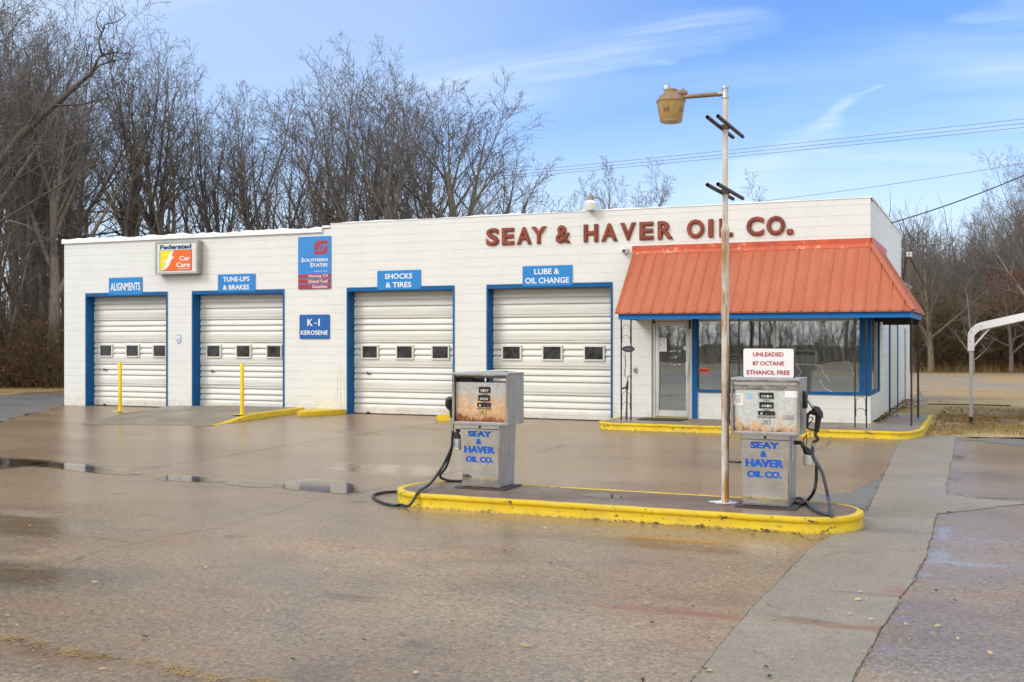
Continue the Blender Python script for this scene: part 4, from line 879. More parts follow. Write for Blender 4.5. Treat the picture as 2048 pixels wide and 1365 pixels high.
# number plate between the porch bars, old door chain
x_, z_ = FX(1257, -1.02), FZ(1257, 698.5, -1.02)
t = thing('number_plate', (x_, -1.02, z_ - .06), 'black oval house number plate hung between the iron porch bars', 'sign')
mb = MB(); mb.fprism([(x_ + .135 * math.cos(R(a * 12)), z_ + .064 * math.sin(R(a * 12))) for a in range(30)], -1.035, -1.02); build(mb, 'panel', 'iron', t)
mb = MB(); text_on(mb, '16851', x_ - .095, x_ + .095, z_ - .028, z_ + .030, -1.036, .004, bold=.0); build(mb, 'lettering', 'ink_grey', t, smooth=False)
t = thing('hand_pump', (FX(1253, -.85), -.85, .137), 'rusty old iron hand pump standing between the porch bars by the entrance', 'pump')
x_ = FX(1253, -.85); mb = MB(); mb.tube([(x_, -.85, .137), (x_ + .005, -.85, .45), (x_ + .01, -.85, .80)], [.022, .018, .018], 8); mb.tube([(x_ + .01, -.85, .76), (x_ + .012, -.85, .84), (x_ + .03, -.85, .93)], [.035, .03, .02], 8); mb.tube(spline([(x_ + .0, -.85, .80), (x_ - .05, -.86, .79), (x_ - .085, -.87, .77)]), [.02] * 12 + [.028], 8); build(mb, 'body', 'tube_brown', t)
mb = MB(); mb.tube(spline([(x_ + .02, -.85, .88), (x_ + .03, -.85, 1.0), (x_ + .07, -.85, 1.04), (x_ + .12, -.85, 1.01)]), .009, 6); mb.tube([(x_ - .01, -.9, 1.62), (x_ - .012, -.9, 1.3), (x_ - .02, -.88, 1.02)], .007, 5); build(mb, 'handle', 'tube_brown', t)
mb = MB(); mb.rbox(FX(1285, -.5), FX(1372, -.5), -.95, -.30, .139, .153, .006, 1); tag(build(mb, 'door_mat', 'dark'), 'black rubber mat on the pavement in front of the entrance', 'mat')
# scrap of metal and a pipe lying by the flank
mb = MB(); p = Vector((.30, 9.0, .02)); mb.add([p, p + Vector((.35, .1, .0)), p + Vector((.10, .05, .48)), p + Vector((.02, .25, .05))], [(0, 1, 2), (1, 3, 2), (0, 2, 3), (0, 3, 1)]); tag(build(mb, 'metal_scrap', 'galv', smooth=False), 'bent grey metal scrap leaning at the foot of the side wall', 'scrap')
mb = MB(); mb.tube([(.5, 9.5, .02), (1.6, 9.65, .025), (2.7, 9.6, .02)], .016, 8); tag(build(mb, 'fallen_pole', 'tube_brown'), 'long dark pole lying on the dry grass behind the pavement', 'pole')
mb = MB(); a = Vector((.10, 8.9, 3.3)); 
t = thing('service_mast', (.10, 8.9, 3.3), 'slanted conduit with insulators behind the corner of the parapet', 'conduit')
mb.tube([(.03, 8.75, 3.3), (.12, 8.75, 4.05), (.10, 8.75, 4.12)], .04, 8); mb.tube([(.2, 8.8, 4.02), (.75, 8.9, 2.9)], .03, 6); build(mb, 'pipe', 'tube_brown', t)
for dx in (.14, .22):
    mb = MB(); mb.lathe((dx, 8.7, 4.02), [(.035, 0), (.045, .03), (.03, .06), (.045, .09), (.03, .13)], 10); build(mb, 'insulator', 'lamp_white', t)
# ================================================================== GROUND
def sheetpoly(name, pts, z, mat, kind='structure', jitter=0.0, seed=1, sub=.25):
    rn = random.Random(seed); out = []
    n = len(pts)
    for i in range(n):
        a, b = Vector((pts[i][0], pts[i][1], 0)), Vector((pts[(i + 1) % n][0], pts[(i + 1) % n][1], 0)); L = (b - a).length
        k = max(1, int(L / sub)) if jitter else 1
        if k > 60: k = 60
        nrm = Vector((b.y - a.y, a.x - b.x, 0)).normalized() if L else Vector()
        for j in range(k):
            p = a.lerp(b, j / k) + nrm * (rn.gauss(0, jitter) if jitter else 0); out.append((p.x, p.y, z))
    bm = bmesh.new(); f = bm.faces.new([bm.verts.new(p) for p in out])
    if f.normal.z < 0 or True: bm.normal_update(); 
    bmesh.ops.triangulate(bm, faces=bm.faces[:]); bm.normal_update()
    if sum(f.normal.z * f.calc_area() for f in bm.faces) < 0: bmesh.ops.reverse_faces(bm, faces=bm.faces[:])
    mb = MB(); mb.addbm(bm); o = build(mb, name, mat, smooth=False); return tag(o, kind=kind)
mb = MB(); mb.quad((-400, -300, -.05), (400, -300, -.05), (400, 500, -.05), (-400, 500, -.05)); tag(build(mb, 'ground', 'leaf_litter', smooth=False), kind='structure')
sheetpoly('driveway', [(-21.2, .3), (-17.5, -5.5), (-13.5, -12), (-8, -24), (-8, -40), (-70, -40), (-70, -14), (-27.6, 3.7), (-26.8, 5.9), (-26, 9), (-21.2, 9)], -.012, 'asphalt', jitter=.06, seed=4)
sheetpoly('gravel_yard', [(1.0, 2.2), (1.0, 12.3), (-24, 12.3), (-24, 46), (70, 48), (70, -1), (4.2, -2.6), (3.3, 2)], -.02, 'gravel', jitter=.08, seed=5)
sheetpoly('dry_turf', [(.95, -.95), (.93, 2.9), (.80, 3.2), (.02, 3.3), (.02, 12.2), (2.6, 12.6), (6.0, 13), (9, 10), (5, 6), (4.6, 2.5), (3.6, .2), (2.6, -.6), (1.6, -.9)], -.006, 'dry_turf', jitter=.10, seed=6)
sheetpoly('verge', [G(-160, 787)[:2], G(0, 789)[:2], G(127, 781)[:2], (-24, 10), (-23, 13), (-26, 15), G(127, 765)[:2], G(0, 769)[:2], G(-160, 765)[:2]], -.02, 'dry_turf', jitter=.12, seed=7)
lot = [(-21.15, .25), (-17.3, -5.6), (-13.2, -12), (-7, -26), (-7, -38), (14, -38), (14, -8), (4.6, -3.0), (2.7, -1.6), (1.5, -.8), (.9, -.7), (.9, .4), (-21.1, .5)]
sheetpoly('lot', lot, 0.0, 'lot_paving', jitter=.03, seed=8)
# concrete strip along the drain line
def gp(*q): return [G(a, b)[:2] for a, b in q]
sheetpoly('concrete_strip', gp((1800, 879), (1912, 874), (1908, 905), (1900, 935), (1893, 975), (1896, 990), (1950, 998), (2048, 1005), (2048, 1009), (1875, 1029), (1872, 1040), (1853, 1112), (1830, 1160), (1806, 1190), (1776, 1240), (1745, 1290), (1715, 1345), (1680, 1420), (1655, 1500), (1270, 1500), (1380, 1365), (1490, 1232), (1560, 1160), (1620, 1098), (1660, 1072), (1735, 1022), (1760, 968)), .004, 'strip_concrete', jitter=.008, seed=9, sub=.12)
sheetpoly('asphalt_patch', gp((1480, 1006), (1600, 1003), (1735, 1020), (1762, 966), (1770, 945), (1750, 962), (1700, 985), (1640, 990), (1560, 998)), .003, 'asphalt', jitter=.03, seed=10, sub=.1)
sheetpoly('asphalt_patch', gp((1918, 880), (1990, 876), (2048, 880), (2120, 888), (2120, 905), (2048, 893), (1985, 886)), .004, 'asphalt', jitter=.05, seed=11, sub=.15)
# joints and cracks
rn = random.Random(21)
crk = MB(); WK = .6
def crack(pts, w=.012, jit=.012, z=.005):
    P_ = [G(a, b) for a, b in pts]; Q = []
    for i in range(len(P_) - 1):
        k = max(2, int((P_[i + 1] - P_[i]).length / .05))
        for j in range(k): ph = len(Q) * .05; Q.append(P_[i].lerp(P_[i + 1], j / k) + Vector((rn.gauss(0, .0018) + jit * (math.sin(ph * 5.1 + i) + .6 * math.sin(ph * 13.7)), rn.gauss(0, .0018) + jit * (math.sin(ph * 4.3 + 2) + .6 * math.sin(ph * 17)), 0)))
    Q.append(P_[-1]); prev = None
    for i, p in enumerate(Q):
        d = Q[min(i + 1, len(Q) - 1)] - Q[max(0, i - 1)]; n = Vector((-d.y, d.x, 0)).normalized() * w * WK * rn.uniform(.15, 1.0); n.z = 0
        cur = (Vector((p.x, p.y, z)) - n, Vector((p.x, p.y, z)) + n)
        if prev: crk.quad(prev[0], cur[0], cur[1], prev[1])
        prev = cur
crack([(-60, 912), (0, 905), (90, 893), (183, 879), (290, 867), (387, 856), (425, 852)], .016, .008)
crack([(165, 849), (290, 851), (425, 853)], .02, .01); crack([(118, 862), (150, 859), (190, 859)], .03, .03)
crack([(230, 948), (288, 939), (370, 926), (457, 912), (577, 891), (717, 870), (800, 857), (880, 846)], .017, .010)
crack([(470, 867), (560, 872), (680, 873)], .010, .01)
crack([(-80, 925), (0, 927), (80, 926), (160, 936), (260, 948), (330, 956), (420, 963), (480, 966), (560, 974), (640, 982), (700, 990)], .014, .008)
crack([(700, 990), (760, 978), (815, 966), (960, 933), (1040, 915), (1130, 890)], .010, .006)
crack([(-40, 1060), (39, 1062), (150, 1072), (240, 1083), (275, 1087)], .007, .012)
crack([(120, 1130), (190, 1106), (275, 1087), (340, 1072), (410, 1062), (527, 1034), (617, 1005), (690, 992)], .008, .012)
crack([(1375, 1372), (1490, 1232), (1560, 1160), (1620, 1098), (1660, 1072), (1735, 1022), (1760, 968), (1800, 879)], .005, .004)
crack([(1912, 874), (1908, 905), (1900, 935), (1893, 975), (1896, 990)], .006, .005); crack([(1870, 1030), (1940, 1016), (2048, 1009)], .010, .008)
crack([(1727, 1032), (1800, 1035), (1875, 1037)], .008, .004, .008); crack([(1875, 1028), (1872, 1040), (1853, 1112), (1830, 1160), (1806, 1190), (1776, 1240), (1745, 1290), (1715, 1345), (1680, 1420)], .007, .005, .008)
crack([(1560, 1062), (1600, 1072), (1625, 1082), (1650, 1076)], .014, .02); crack([(1620, 905), (1650, 893), (1665, 880)], .014, .02); crack([(1440, 905), (1520, 893), (1580, 880)], .006, .01)
crack([(1100, 1120), (1180, 1150), (1255, 1165), (1330, 1200)], .004, .03); crack([(2020, 996), (1960, 1000), (1910, 985)], .008, .03); crack([(1780, 1110), (1690, 1105), (1640, 1112)], .005, .02)
tag(build(crk, 'pavement_joint', 'crack', smooth=False), kind='structure')
# puddles: thin water standing along the seams
def film(outline, z, name='puddle', rim=.11, mat='water_film'):
    """flat film of water; 'wet' fades from 1 inside to 0 at the rim"""
    c = [Vector((p[0], p[1], z)) for p in outline]
    sm = spline(c + [c[0]], 5)[:-1]; n = len(sm)
    area = sum(sm[i].x * sm[(i + 1) % n].y - sm[(i + 1) % n].x * sm[i].y for i in range(n))
    if area < 0: sm.reverse()
    nr = []
    for i in range(n):
        t = (sm[(i + 1) % n] - sm[i - 1]); t = t.normalized() if t.length else Vector((1, 0, 0)); nr.append(Vector((t.y, -t.x, 0)))
    bm = bmesh.new(); L = bm.verts.layers.float.new('wet')
    inner = []; outer = []
    for p, q in zip(sm, nr):
        a_ = bm.verts.new(p - q * rim * .15); a_[L] = 1.0; inner.append(a_); o_ = bm.verts.new(p + q * rim); o_[L] = 0.0; outer.append(o_)
    for i in range(n):
        try: bm.faces.new((inner[i], outer[i], outer[(i + 1) % n], inner[(i + 1) % n]))
        except ValueError: pass
    f = bm.faces.new(inner); bmesh.ops.triangulate(bm, faces=[f]); bm.normal_update()
    bad = [f for f in bm.faces if f.normal.z < 0]; bmesh.ops.reverse_faces(bm, faces=bad)
    me = bpy.data.meshes.new(name); bm.to_mesh(me); bm.free(); me.materials.append(MATS[mat])
    o = bpy.data.objects.new(name, me); COL.objects.link(o); return tag(o, kind='structure')
def puddle(pts, seed, z=.0055, jit=.02, rim=.11): return film(gp(*pts), z, rim=rim + .13)
puddle([(75, 926), (130, 930), (190, 936), (255, 946), (262, 949), (200, 945), (140, 938), (80, 930)], 31)
puddle([(325, 953), (400, 957), (440, 963), (400, 963), (330, 958)], 32, jit=.01)
puddle([(470, 966), (505, 965), (535, 969), (530, 973), (495, 971)], 33)
puddle([(578, 970), (625, 962), (672, 966), (696, 978), (695, 986), (640, 981), (585, 976)], 34, jit=.03)
puddle([(-60, 922), (30, 921), (75, 926), (30, 934), (-60, 940)], 35, jit=.03)
# small wood chips and leaves lying about, straw along the foreground joint
rn = random.Random(77); mb = MB(); mbd = MB()
def chip(mb, p, s_, flat=.3):
    a = rn.uniform(0, 6.28); u = Vector((math.cos(a), math.sin(a), rn.uniform(-flat, flat))) * s_; v = Vector((-math.sin(a), math.cos(a), rn.uniform(-flat, flat))) * s_ * rn.uniform(.35, .8)
    zz = p.z + .006 + abs(u.z) + abs(v.z); c = Vector((p.x, p.y, zz)); mb.quad(c - u - v, c + u - v, c + u * .7 + v, c - u * .8 + v * .8)
for _ in range(330):
    px, py = rn.uniform(-40, 2100), 1000 + 400 * rn.random() ** .8
    p = G(px, py); inside = (-3.95 < p.x < 1.05 and -12.4 < p.y < -11.2)
    if inside: continue
    p.z = .008; chip(mb if rn.random() < .62 else mbd, p, rn.choice([.008, .010, .013, .018]) * rn.uniform(.7, 1.3))
for px, py, s_ in ((1050, 1293, .035), (1030, 1290, .022), (100, 1161, .03), (1090, 1058, .02), (1500, 1003, .02)): chip(mb, G(px, py, .01), s_, .5)
tag(build(mb, 'wood_chips', 'chip', smooth=False), 'pale wood chips and leaf scraps scattered over the damp paving', 'chips', None, 'stuff')
for _ in range(260):                                    # leaves blown against the island kerb and shop kerb
    t = rn.random(); p = Vector((-3.4 + 4.0 * t, -12.39 - abs(rn.gauss(0, .05)), .008)); 
    if t > .45: chip(mbd, p, rn.uniform(.006, .02))
tag(build(mbd, 'dark_leaves', 'chip_dark', smooth=False), 'dark leaf scraps and grit on the paving and along the island kerb', 'leaves', None, 'stuff')
mb = MB(); ln = [(-80, 1262), (0, 1275), (60, 1285), (110, 1300), (190, 1313), (290, 1327), (370, 1345), (430, 1360), (520, 1366), (560, 1378)]
for _ in range(2600):
    i = rn.randrange(len(ln) - 1); p = G(*ln[i]).lerp(G(*ln[i + 1]), rn.random()); cl = math.sin(p.x * 9) + math.sin(p.x * 23 + 2)
    if cl < -.2 and rn.random() < .8: continue
    p += Vector((rn.gauss(0, .03), rn.gauss(0, .035), .006)); a = rn.gauss(0.4, .7); L = rn.uniform(.01, .05); d = Vector((math.cos(a), math.sin(a), rn.uniform(0, .22))) * L; s_ = Vector((-math.sin(a), math.cos(a), 0)) * .0016
    mb.quad(p - s_, p + s_, p + d + s_, p + d - s_)
tag(build(mb, 'straw_litter', 'straw', smooth=False), 'dry straw and pine litter caught along the near paving joint', 'litter', None, 'stuff')

# ---------------------------------------------------------------- pavement in front of the shop
def kerbed(name, outline, zt, top_mat, parent=None, lip=.022, inset=.068, thick=None):
    """concrete slab with a rounded painted kerb on its rim. outline ccw"""
    n = len(outline); P_ = [Vector((p[0], p[1], 0)) for p in outline]
    nr = []
    for i in range(n):
        a = (P_[i] - P_[i - 1]); b = (P_[(i + 1) % n] - P_[i]); a = a.normalized(); b = b.normalized(); t = (a + b).normalized(); nr.append(Vector((t.y, -t.x, 0)))
    prof = [(.012, -.02), (.010, .004), (.003, .02), (.0, zt * .60), (.001, zt * .64), (.010, zt * .69), (.013, zt * .86), (.006, zt + .002), (-.03, zt + .008), (-inset + .02, zt + .004), (-inset, zt - .004)]
    INS = [inset if q.y < .2 else max(.014, inset * (1 - (q.y - .2) / .35)) for q in nr]
    k = MB(); m = len(prof); rn = random.Random(n)
    vs = []
    for i in range(n):
        ins = inset if nr[i].y < .2 else max(.014, inset * (1 - (nr[i].y - .2) / .35))
        w_ = .003 * math.sin(i * .7) + .002 * math.sin(i * 1.9); w2 = .0015 * math.sin(i * 1.3)
        for o_, z in prof[:8] + [(-min(.03, ins * .4), zt + .008), (-ins + .008, zt + .004), (-ins, zt - .004)]: q = P_[i] + nr[i] * (o_ + w_); vs.append((q.x, q.y, z + (w2 if z > .05 else 0)))
    k.add(vs, [(i * m + j, ((i + 1) % n) * m + j, ((i + 1) % n) * m + j + 1, i * m + j + 1) for i in range(n) for j in range(m - 1)])
    top = MB(); top.poly([(P_[i].x - nr[i].x * (INS[i] - .002), P_[i].y - nr[i].y * (INS[i] - .002), zt - .001) for i in range(n)])
    return k, top
def dens(pts, d=.12):
    out = []
    for i in range(len(pts)):
        a, b = Vector((*pts[i], 0)), Vector((*pts[(i + 1) % len(pts)], 0)); k = max(1, int((b - a).length / d))
        out += [tuple(a.lerp(b, j / k)[:2]) for j in range(k)]
    return out
def arc(cx, cy, r, a0, a1, n=8): return [(cx + r * math.cos(R(a0 + (a1 - a0) * i / n)), cy + r * math.sin(R(a0 + (a1 - a0) * i / n))) for i in range(n + 1)]
out = dens(arc(-4.62, -1.42, .50, 180, 270) + arc(.50, -1.42, .50, 270, 318, 4) + [(1.02, -1.05), (1.0, 3.0), (.85, 3.3), (.0, 3.4), (.0, .03), (-5.12, .03)])
k, top = kerbed('sidewalk', out, .137, None)
sw_ = tag(build(top, 'sidewalk', 'walk_concrete', smooth=False), kind='structure')
build(k, 'kerb', 'kerb_yellow', sw_, ang=50)
# leaves against the flank
mb = MB(); rn = random.Random(5)
for _ in range(900):
    y = rn.uniform(.3, 9.5); p = Vector((.02 + abs(rn.gauss(0, .05 + .03 * max(0, y))), y, .137)); chip(mb, p, rn.uniform(.008, .03), .5)
for _ in range(420):
    p = Vector((1.05 + abs(rn.gauss(0, .5)) + (rn.random() < .5) * rn.uniform(0, 2.3), rn.uniform(-.6, 8), .0)); chip(mb, p, rn.uniform(.012, .035), .6)
tag(build(mb, 'dead_leaves', 'dead_leaf', smooth=False), 'brown dead leaves gathered along the side wall and on the dry grass', 'leaves', None, 'stuff')

# ---------------------------------------------------------------- pump island
r_ = .555; ix0, ix1, iy = -3.40, .47, -11.815
out = dens(arc(ix1, iy, r_, -90, 90, 14) + arc(ix0, iy, r_, 90, 270, 14), .10)
isl = thing('pump_island', ((ix0 + ix1) / 2, iy, 0), 'long low concrete island with rounded ends and a bright yellow kerb under the pumps', 'island')
k, top = kerbed('pump_island', out, .142, None); build(top, 'slab', 'island_top', isl, smooth=False); build(k, 'kerb', 'kerb_yellow', isl, ang=50)
mb = MB(); pts = [G(a, b, .143) for a, b in ((1165, 990), (1190, 987), (1215, 988), (1250, 993), (1245, 996), (1200, 995))]
film([p[:2] for p in pts], .1435, rim=.05)
# ---------------------------------------------------------------- ramp slab and loose kerbs by the bays
rp = thing('concrete_ramp', (-15, -2, 0), 'grey concrete ramp sloping up to the second bay with a yellow painted right edge', 'ramp')
mb = MB(); e0, e1, e2 = (-17.42, -.01), (-16.45, -2.75), (-15.5, -4.95); r0, r1, r2 = (-13.28, -.01), (-13.02, -2.35), (-12.68, -4.2)
N = 14; rows = []
for i in range(N + 1):
    t = i / N
    def along(a, b, c): return (a[0] + (b[0] - a[0]) * t / .55, a[1] + (b[1] - a[1]) * t / .55) if t < .55 else (b[0] + (c[0] - b[0]) * (t - .55) / .45, b[1] + (c[1] - b[1]) * (t - .55) / .45)
    L, Rr = along(e0, e1, e2), along(r0, r1, r2); zz = .125 if t < .5 else .125 * (.5 + .5 * math.cos(math.pi * (t - .5) / .5)); zz = max(zz, .006)
    zl = max(.008, (.07 if t < .5 else zz * .56))
    rows.append([(L[0] + (Rr[0] - L[0]) * s_ / 8, L[1] + (Rr[1] - L[1]) * s_ / 8, zl + (zz - zl) * min(1, s_ / 4)) for s_ in range(9)])
for i in range(N):
    for j in range(8): mb.quad(rows[i + 1][j], rows[i + 1][j + 1], rows[i][j + 1], rows[i][j])
for i in range(N): mb.quad(rows[i][0], (*rows[i][0][:2], -.05), (*rows[i + 1][0][:2], -.05), rows[i + 1][0])
mb.poly([rows[N][j] for j in range(8, -1, -1)] + [(*rows[N][0][:2], -.05), (*rows[N][8][:2], -.05)])
build(mb, 'slab', 'slab_concrete', rp, ang=60)
mb = MB(); prev = None
for i in range(N + 1):
    p = rows[i][8]; z = p[2] + .006; cur = [(p[0] + .05, p[1], -.02), (p[0] + .03, p[1], z - .01), (p[0] + .01, p[1], z), (p[0] - .10, p[1], z), (p[0] - .11, p[1], z - .02)]
    if prev:
        for a in range(4): mb.quad(prev[a], cur[a], cur[a + 1], prev[a + 1])
    prev = cur
build(mb, 'painted_edge', 'kerb_yellow', rp, ang=50)
def kblock(pts, h, label):
    mb = MB(); bm = bmesh.new(); q = MB(); q.prism(pts, -.02, h)
    vs = [bm.verts.new(v) for v in q.v]; [bm.faces.new([vs[i] for i in f]) for f in q.f]
    bmesh.ops.bevel(bm, geom=[e for e in bm.edges if e.verts[0].co.z > 0 and e.verts[1].co.z > 0], offset=.025, segments=2, affect='EDGES'); mb.addbm(bm)
    o = build(mb, 'kerb_block', 'kerb_yellow', ang=50); return tag(o, label, 'kerb', 'loose kerb blocks between the bays')
kblock(list(reversed([(-12.03, -.01), (-12.98, -.01), (-12.95, -.55), (-12.75, -1.05), (-12.52, -1.30), (-12.38, -1.15), (-12.2, -.7)])), .115, 'worn yellow kerb block against the wall under the kerosene sign')
kblock(list(reversed([(-8.38, -.01), (-9.12, -.01), (-9.12, -1.0), (-8.95, -1.2), (-8.55, -1.2), (-8.38, -1.0)])), .12, 'yellow kerb block between two bay doors half hidden behind the rusty pump')
# bollards
for px, py, ztop, Yb, lab in ((240, 823, 1.27, -2.80, 'thin yellow steel bollard in front of the first bay'), (484, 830, 1.27, -2.65, 'thin yellow steel bollard on the ramp in front of the second bay')):
    x = FX(px, Yb); t = thing('bollard', (x, Yb, .09), lab, 'bollard', 'yellow bollards')
    mb = MB(); mb.lathe((x, Yb, 0), [(.044, .06), (.044, ztop - .01), (.038, ztop)], 16); mb.tube([(x - .0, Yb - .04, ztop - .12), (x, Yb - .048, ztop - .12)], .012, 6); build(mb, 'post', 'bollard_yellow', t)
    mb = MB(); mb.add([(x + .17 * (1 + .3 * math.sin(k * 2.3)) * math.cos(2 * math.pi * k / 14) - .05, Yb + .14 * math.sin(2 * math.pi * k / 14), .128) for k in range(14)], [tuple(range(14))]); build(mb, 'painted_base', 'bollard_yellow', t, smooth=False)

# ---------------------------------------------------------------- fuel pumps
def counter(parent, cx, z0, z1, w_, Y, digits, cap, capw):
    mb = MB(); mb.box(cx - w_ / 2, cx + w_ / 2, Y - .012, Y + .01, z0, z1); c = build(mb, 'counter', 'counter_black', parent, smooth=False)
    mb = MB(); n = len(digits); h = (z1 - z0)
    for i, ch in enumerate(digits):
        x = cx - w_ * .36 + (i + .5) * w_ * .76 / n
        if ch == ' ': continue
        if ch == '.': mb.box(x - .003, x + .003, Y - .014, Y - .0125, z0 + h * .2, z0 + h * .32)
        else: text_on(mb, ch, x - .0095, x + .0095, z0 + h * .16, z0 + h * .56, Y - .0125, .002, bold=.01)
    build(mb, 'digits', 'digit_white', c, smooth=False)
    if cap:
        mb = MB(); text_on(mb, cap, cx - capw / 2, cx + capw / 2, z0 - .030, z0 - .014, Y - .0005, .0015, bold=.0); build(mb, 'caption', 'ink', parent, smooth=False)
def fuel_pump(label, hx0, hx1, Yh, hd, zb, zt, lx0, lx1, Yl, ld, dial, dz0, dz1, letters, open_top, Z0=.145):
    cx = (lx0 + lx1) / 2
    t = thing('fuel_pump', (cx, Yl + ld / 2, Z0), label, 'fuel pump', 'fuel pumps on the island')
    # tapered lower cabinet
    tp = .018; mb = MB(); zl = zb - .004
    def sec(z, k): return [(lx0 + tp * k, Yl + .018 * k, z), (lx1 - tp * k, Yl + .018 * k, z), (lx1 - tp * k, Yl + ld - .01 * k, z), (lx0 + tp * k, Yl + ld - .01 * k, z)]
    A, B = sec(Z0 + .02, 1), sec(zl, 0); mb.add(A + B, [(3, 2, 1, 0), (4, 5, 6, 7), (0, 1, 5, 4), (1, 2, 6, 5), (2, 3, 7, 6), (3, 0, 4, 7)])
    build(mb, 'lower_cabinet', 'steel_dull', t, smooth=False)
    mb = MB(); z1 = zl - .055; f0, f1 = .0, .02; kz = lambda z: 1 - (z - Z0 - .02) / (zl - Z0 - .02)
    def fr(x, z, d): k = kz(z); return (x, Yl + .018 * k - d, z)
    e = .012; za = Z0 + .035
    xa0, xa1 = lx0 + tp * kz(za) + e, lx1 - tp * kz(za) - e; xb0, xb1 = lx0 + tp * kz(z1) + e, lx1 - tp * kz(z1) - e
    vs = [fr(xa0, za, .012), fr(xa1, za, .012), fr(xb1, z1, .012), fr(xb0, z1, .012), fr(xa0 - .006, za - .005, .001), fr(xa1 + .006, za - .005, .001), fr(xb1 + .006, z1 + .005, .001), fr(xb0 - .006, z1 + .005, .001)]
    mb.add(vs, [(0, 1, 2, 3), (4, 5, 1, 0), (5, 6, 2, 1), (6, 7, 3, 2), (7, 4, 0, 3)]); dp = build(mb, 'door_panel', 'steel', t, smooth=False)
    mb = MB(); mb.box(lx0 + .012, lx1 - .012, Yl - .010, Yl - .001, zl - .048, zl - .006); build(mb, 'upper_rail', 'steel', t, smooth=False)
    mb = MB(); M = Matrix.Translation((cx, Yl - .010, zl - .028)) @ Matrix.Rotation(R(90), 4, 'X'); q = MB(); q.lathe((0, 0, 0), [(.014, 0), (.014, .006), (.007, .0065), (.006, .002)], 14); mb.add([M @ Vector(v) for v in q.v], q.f); build(mb, 'lock', 'tube_brown', t)
    mb = MB(); sk = MB()
    for s_, u0, u1, h0, h1, bo in letters:
        x0 = lx0 + (lx1 - lx0) * u0; x1 = lx0 + (lx1 - lx0) * u1; zt_ = z1 - (z1 - za) * h0; zb_ = z1 - (z1 - za) * h1
        dx_ = (zt_ - zb_) * .055
        for kk in (-1, 0, 1):
            q = MB(); text_on(q, s_, x0 + dx_ + kk * dx_, x1 - dx_ + kk * dx_, zb_, zt_, 0, .0015, bold=.035); mb.add([(v[0], Yl + .018 * kz(v[2]) - .0125 + v[1] - .0004 * (kk + 1), v[2]) for v in q.v], q.f)
    build(mb, 'lettering', 'pump_blue', dp, smooth=False)
    mb = MB(); mb.box(lx0 - .05, lx1 + .06, Yl - .05, Yl + ld + .03, Z0 - .002, Z0 + .012); mb.box(lx0 + .03, lx1 - .03, Yl + .04, Yl + ld - .03, Z0 + .012, Z0 + .03); build(mb, 'base_plate', 'base_iron', t, smooth=False)
    # head: open frame with a recessed dial
    Yb = Yh + hd; mb = MB(); e = .026
    mb.rbox(hx1 - .018, hx1, Yh + .004, Yb, zb, zt - .004, .004, 1); mb.rbox(hx0, hx0 + .018, Yh + .004, Yb, zb, zt - .004, .004, 1); mb.rbox(hx0 - .004, hx1 + .004, Yh - .004, Yb + .004, zt - .004, zt + .014, .004, 1); mb.box(hx0 + .018, hx1 - .018, Yh + .01, Yb, zb + .001, zb + .03)
    mb.box(hx0 + .018, hx1 - .018, Yb - .02, Yb - .002, zb + .03, dz1 - .005)
    if not open_top: mb.box(hx0 + .018, hx1 - .018, Yb - .02, Yb - .002, dz1 - .005, zt - .004)
    hb = build(mb, 'head', 'steel_dull', t, ang=30)
    mb = MB()
    for r in ((hx0 - .002, hx0 + .022, zb - .004, zt), (hx1 - .022, hx1 + .002, zb - .004, zt), (hx0 + .022, hx1 - .022, zb - .006, zb + .024), (hx0 + .022, hx1 - .022, zt - .022, zt)): mb.rbox(r[0], r[1], Yh - .012, Yh + .014, r[2], r[3], .004, 1)
    build(mb, 'head_frame', 'steel', t, ang=30)
    mb = MB(); yd = Yh + (.035 if open_top else .02); mb.rbox(hx0 + .024, hx1 - .024, yd, yd + .02, zb + .025, dz1, .004, 1); build(mb, 'dial_face', dial, t, ang=30)
    return t, yd, cx
LET = lambda: [('SEAY', .20, .79, .03, .135, .085), ('&', .40, .545, .17, .27, .07), ('HAVER', .10, .87, .30, .425, .085), ('OIL CO.', .135, .83, .485, .59, .065)]
t, yd, cx = fuel_pump('rust streaked steel fuel pump with an open slot above its dial', -3.335, -2.665, -11.83, .45, .862, 1.418, -3.285, -2.795, -11.735, .43, 'dial_rusty', .93, 1.325, LET(), True)
LX = lambda px: FX(px, yd); LZ = lambda px, py: FZ(px, py, yd)
c = LX(970)
counter(t, LX(969.5), LZ(969, 785.5), LZ(969, 774), .135, yd, '0107', 'TOTAL SALE', .07)
counter(t, LX(968.5), LZ(968, 802), LZ(968, 790.5), .135, yd, '0036', 'GALLONS', .055)
counter(t, LX(968.5), LZ(968, 814), LZ(968, 806), .16, yd, '1 . .', 'PRICE PER GALLON - TAX INCLUDED', .17)
mb = MB(); mb.box(LX(960), LX(972.5), yd - .004, yd - .0005, LZ(966, 829), LZ(966, 818)); s_ = build(mb, 'octane_label', 'ink', t, smooth=False)
mb = MB(); mb.box(LX(960.6), LX(971.9), yd - .006, yd - .0042, LZ(966, 828.4), LZ(966, 818.6)); build(mb, 'label_face', 'label_yellow', s_, smooth=False)
mb = MB(); text_on(mb, '87', LX(963), LX(969.5), LZ(966, 827), LZ(966, 822), yd - .0061, .0015, bold=.0); build(mb, 'digits', 'ink', s_, smooth=False)
mb = MB(); mb.tube([(-3.28, -11.72, 1.385), (-2.70, -11.72, 1.385)], .017, 8); build(mb, 'cross_tube', 'dial_pale', t)
mb = MB(); mb.box(-3.31, -3.13, -11.75, -11.42, 1.30, 1.375); mb.box(-3.02, -2.995, -11.62, -11.60, 1.31, 1.40); build(mb, 'meter_housing', 'dark', t, smooth=False)
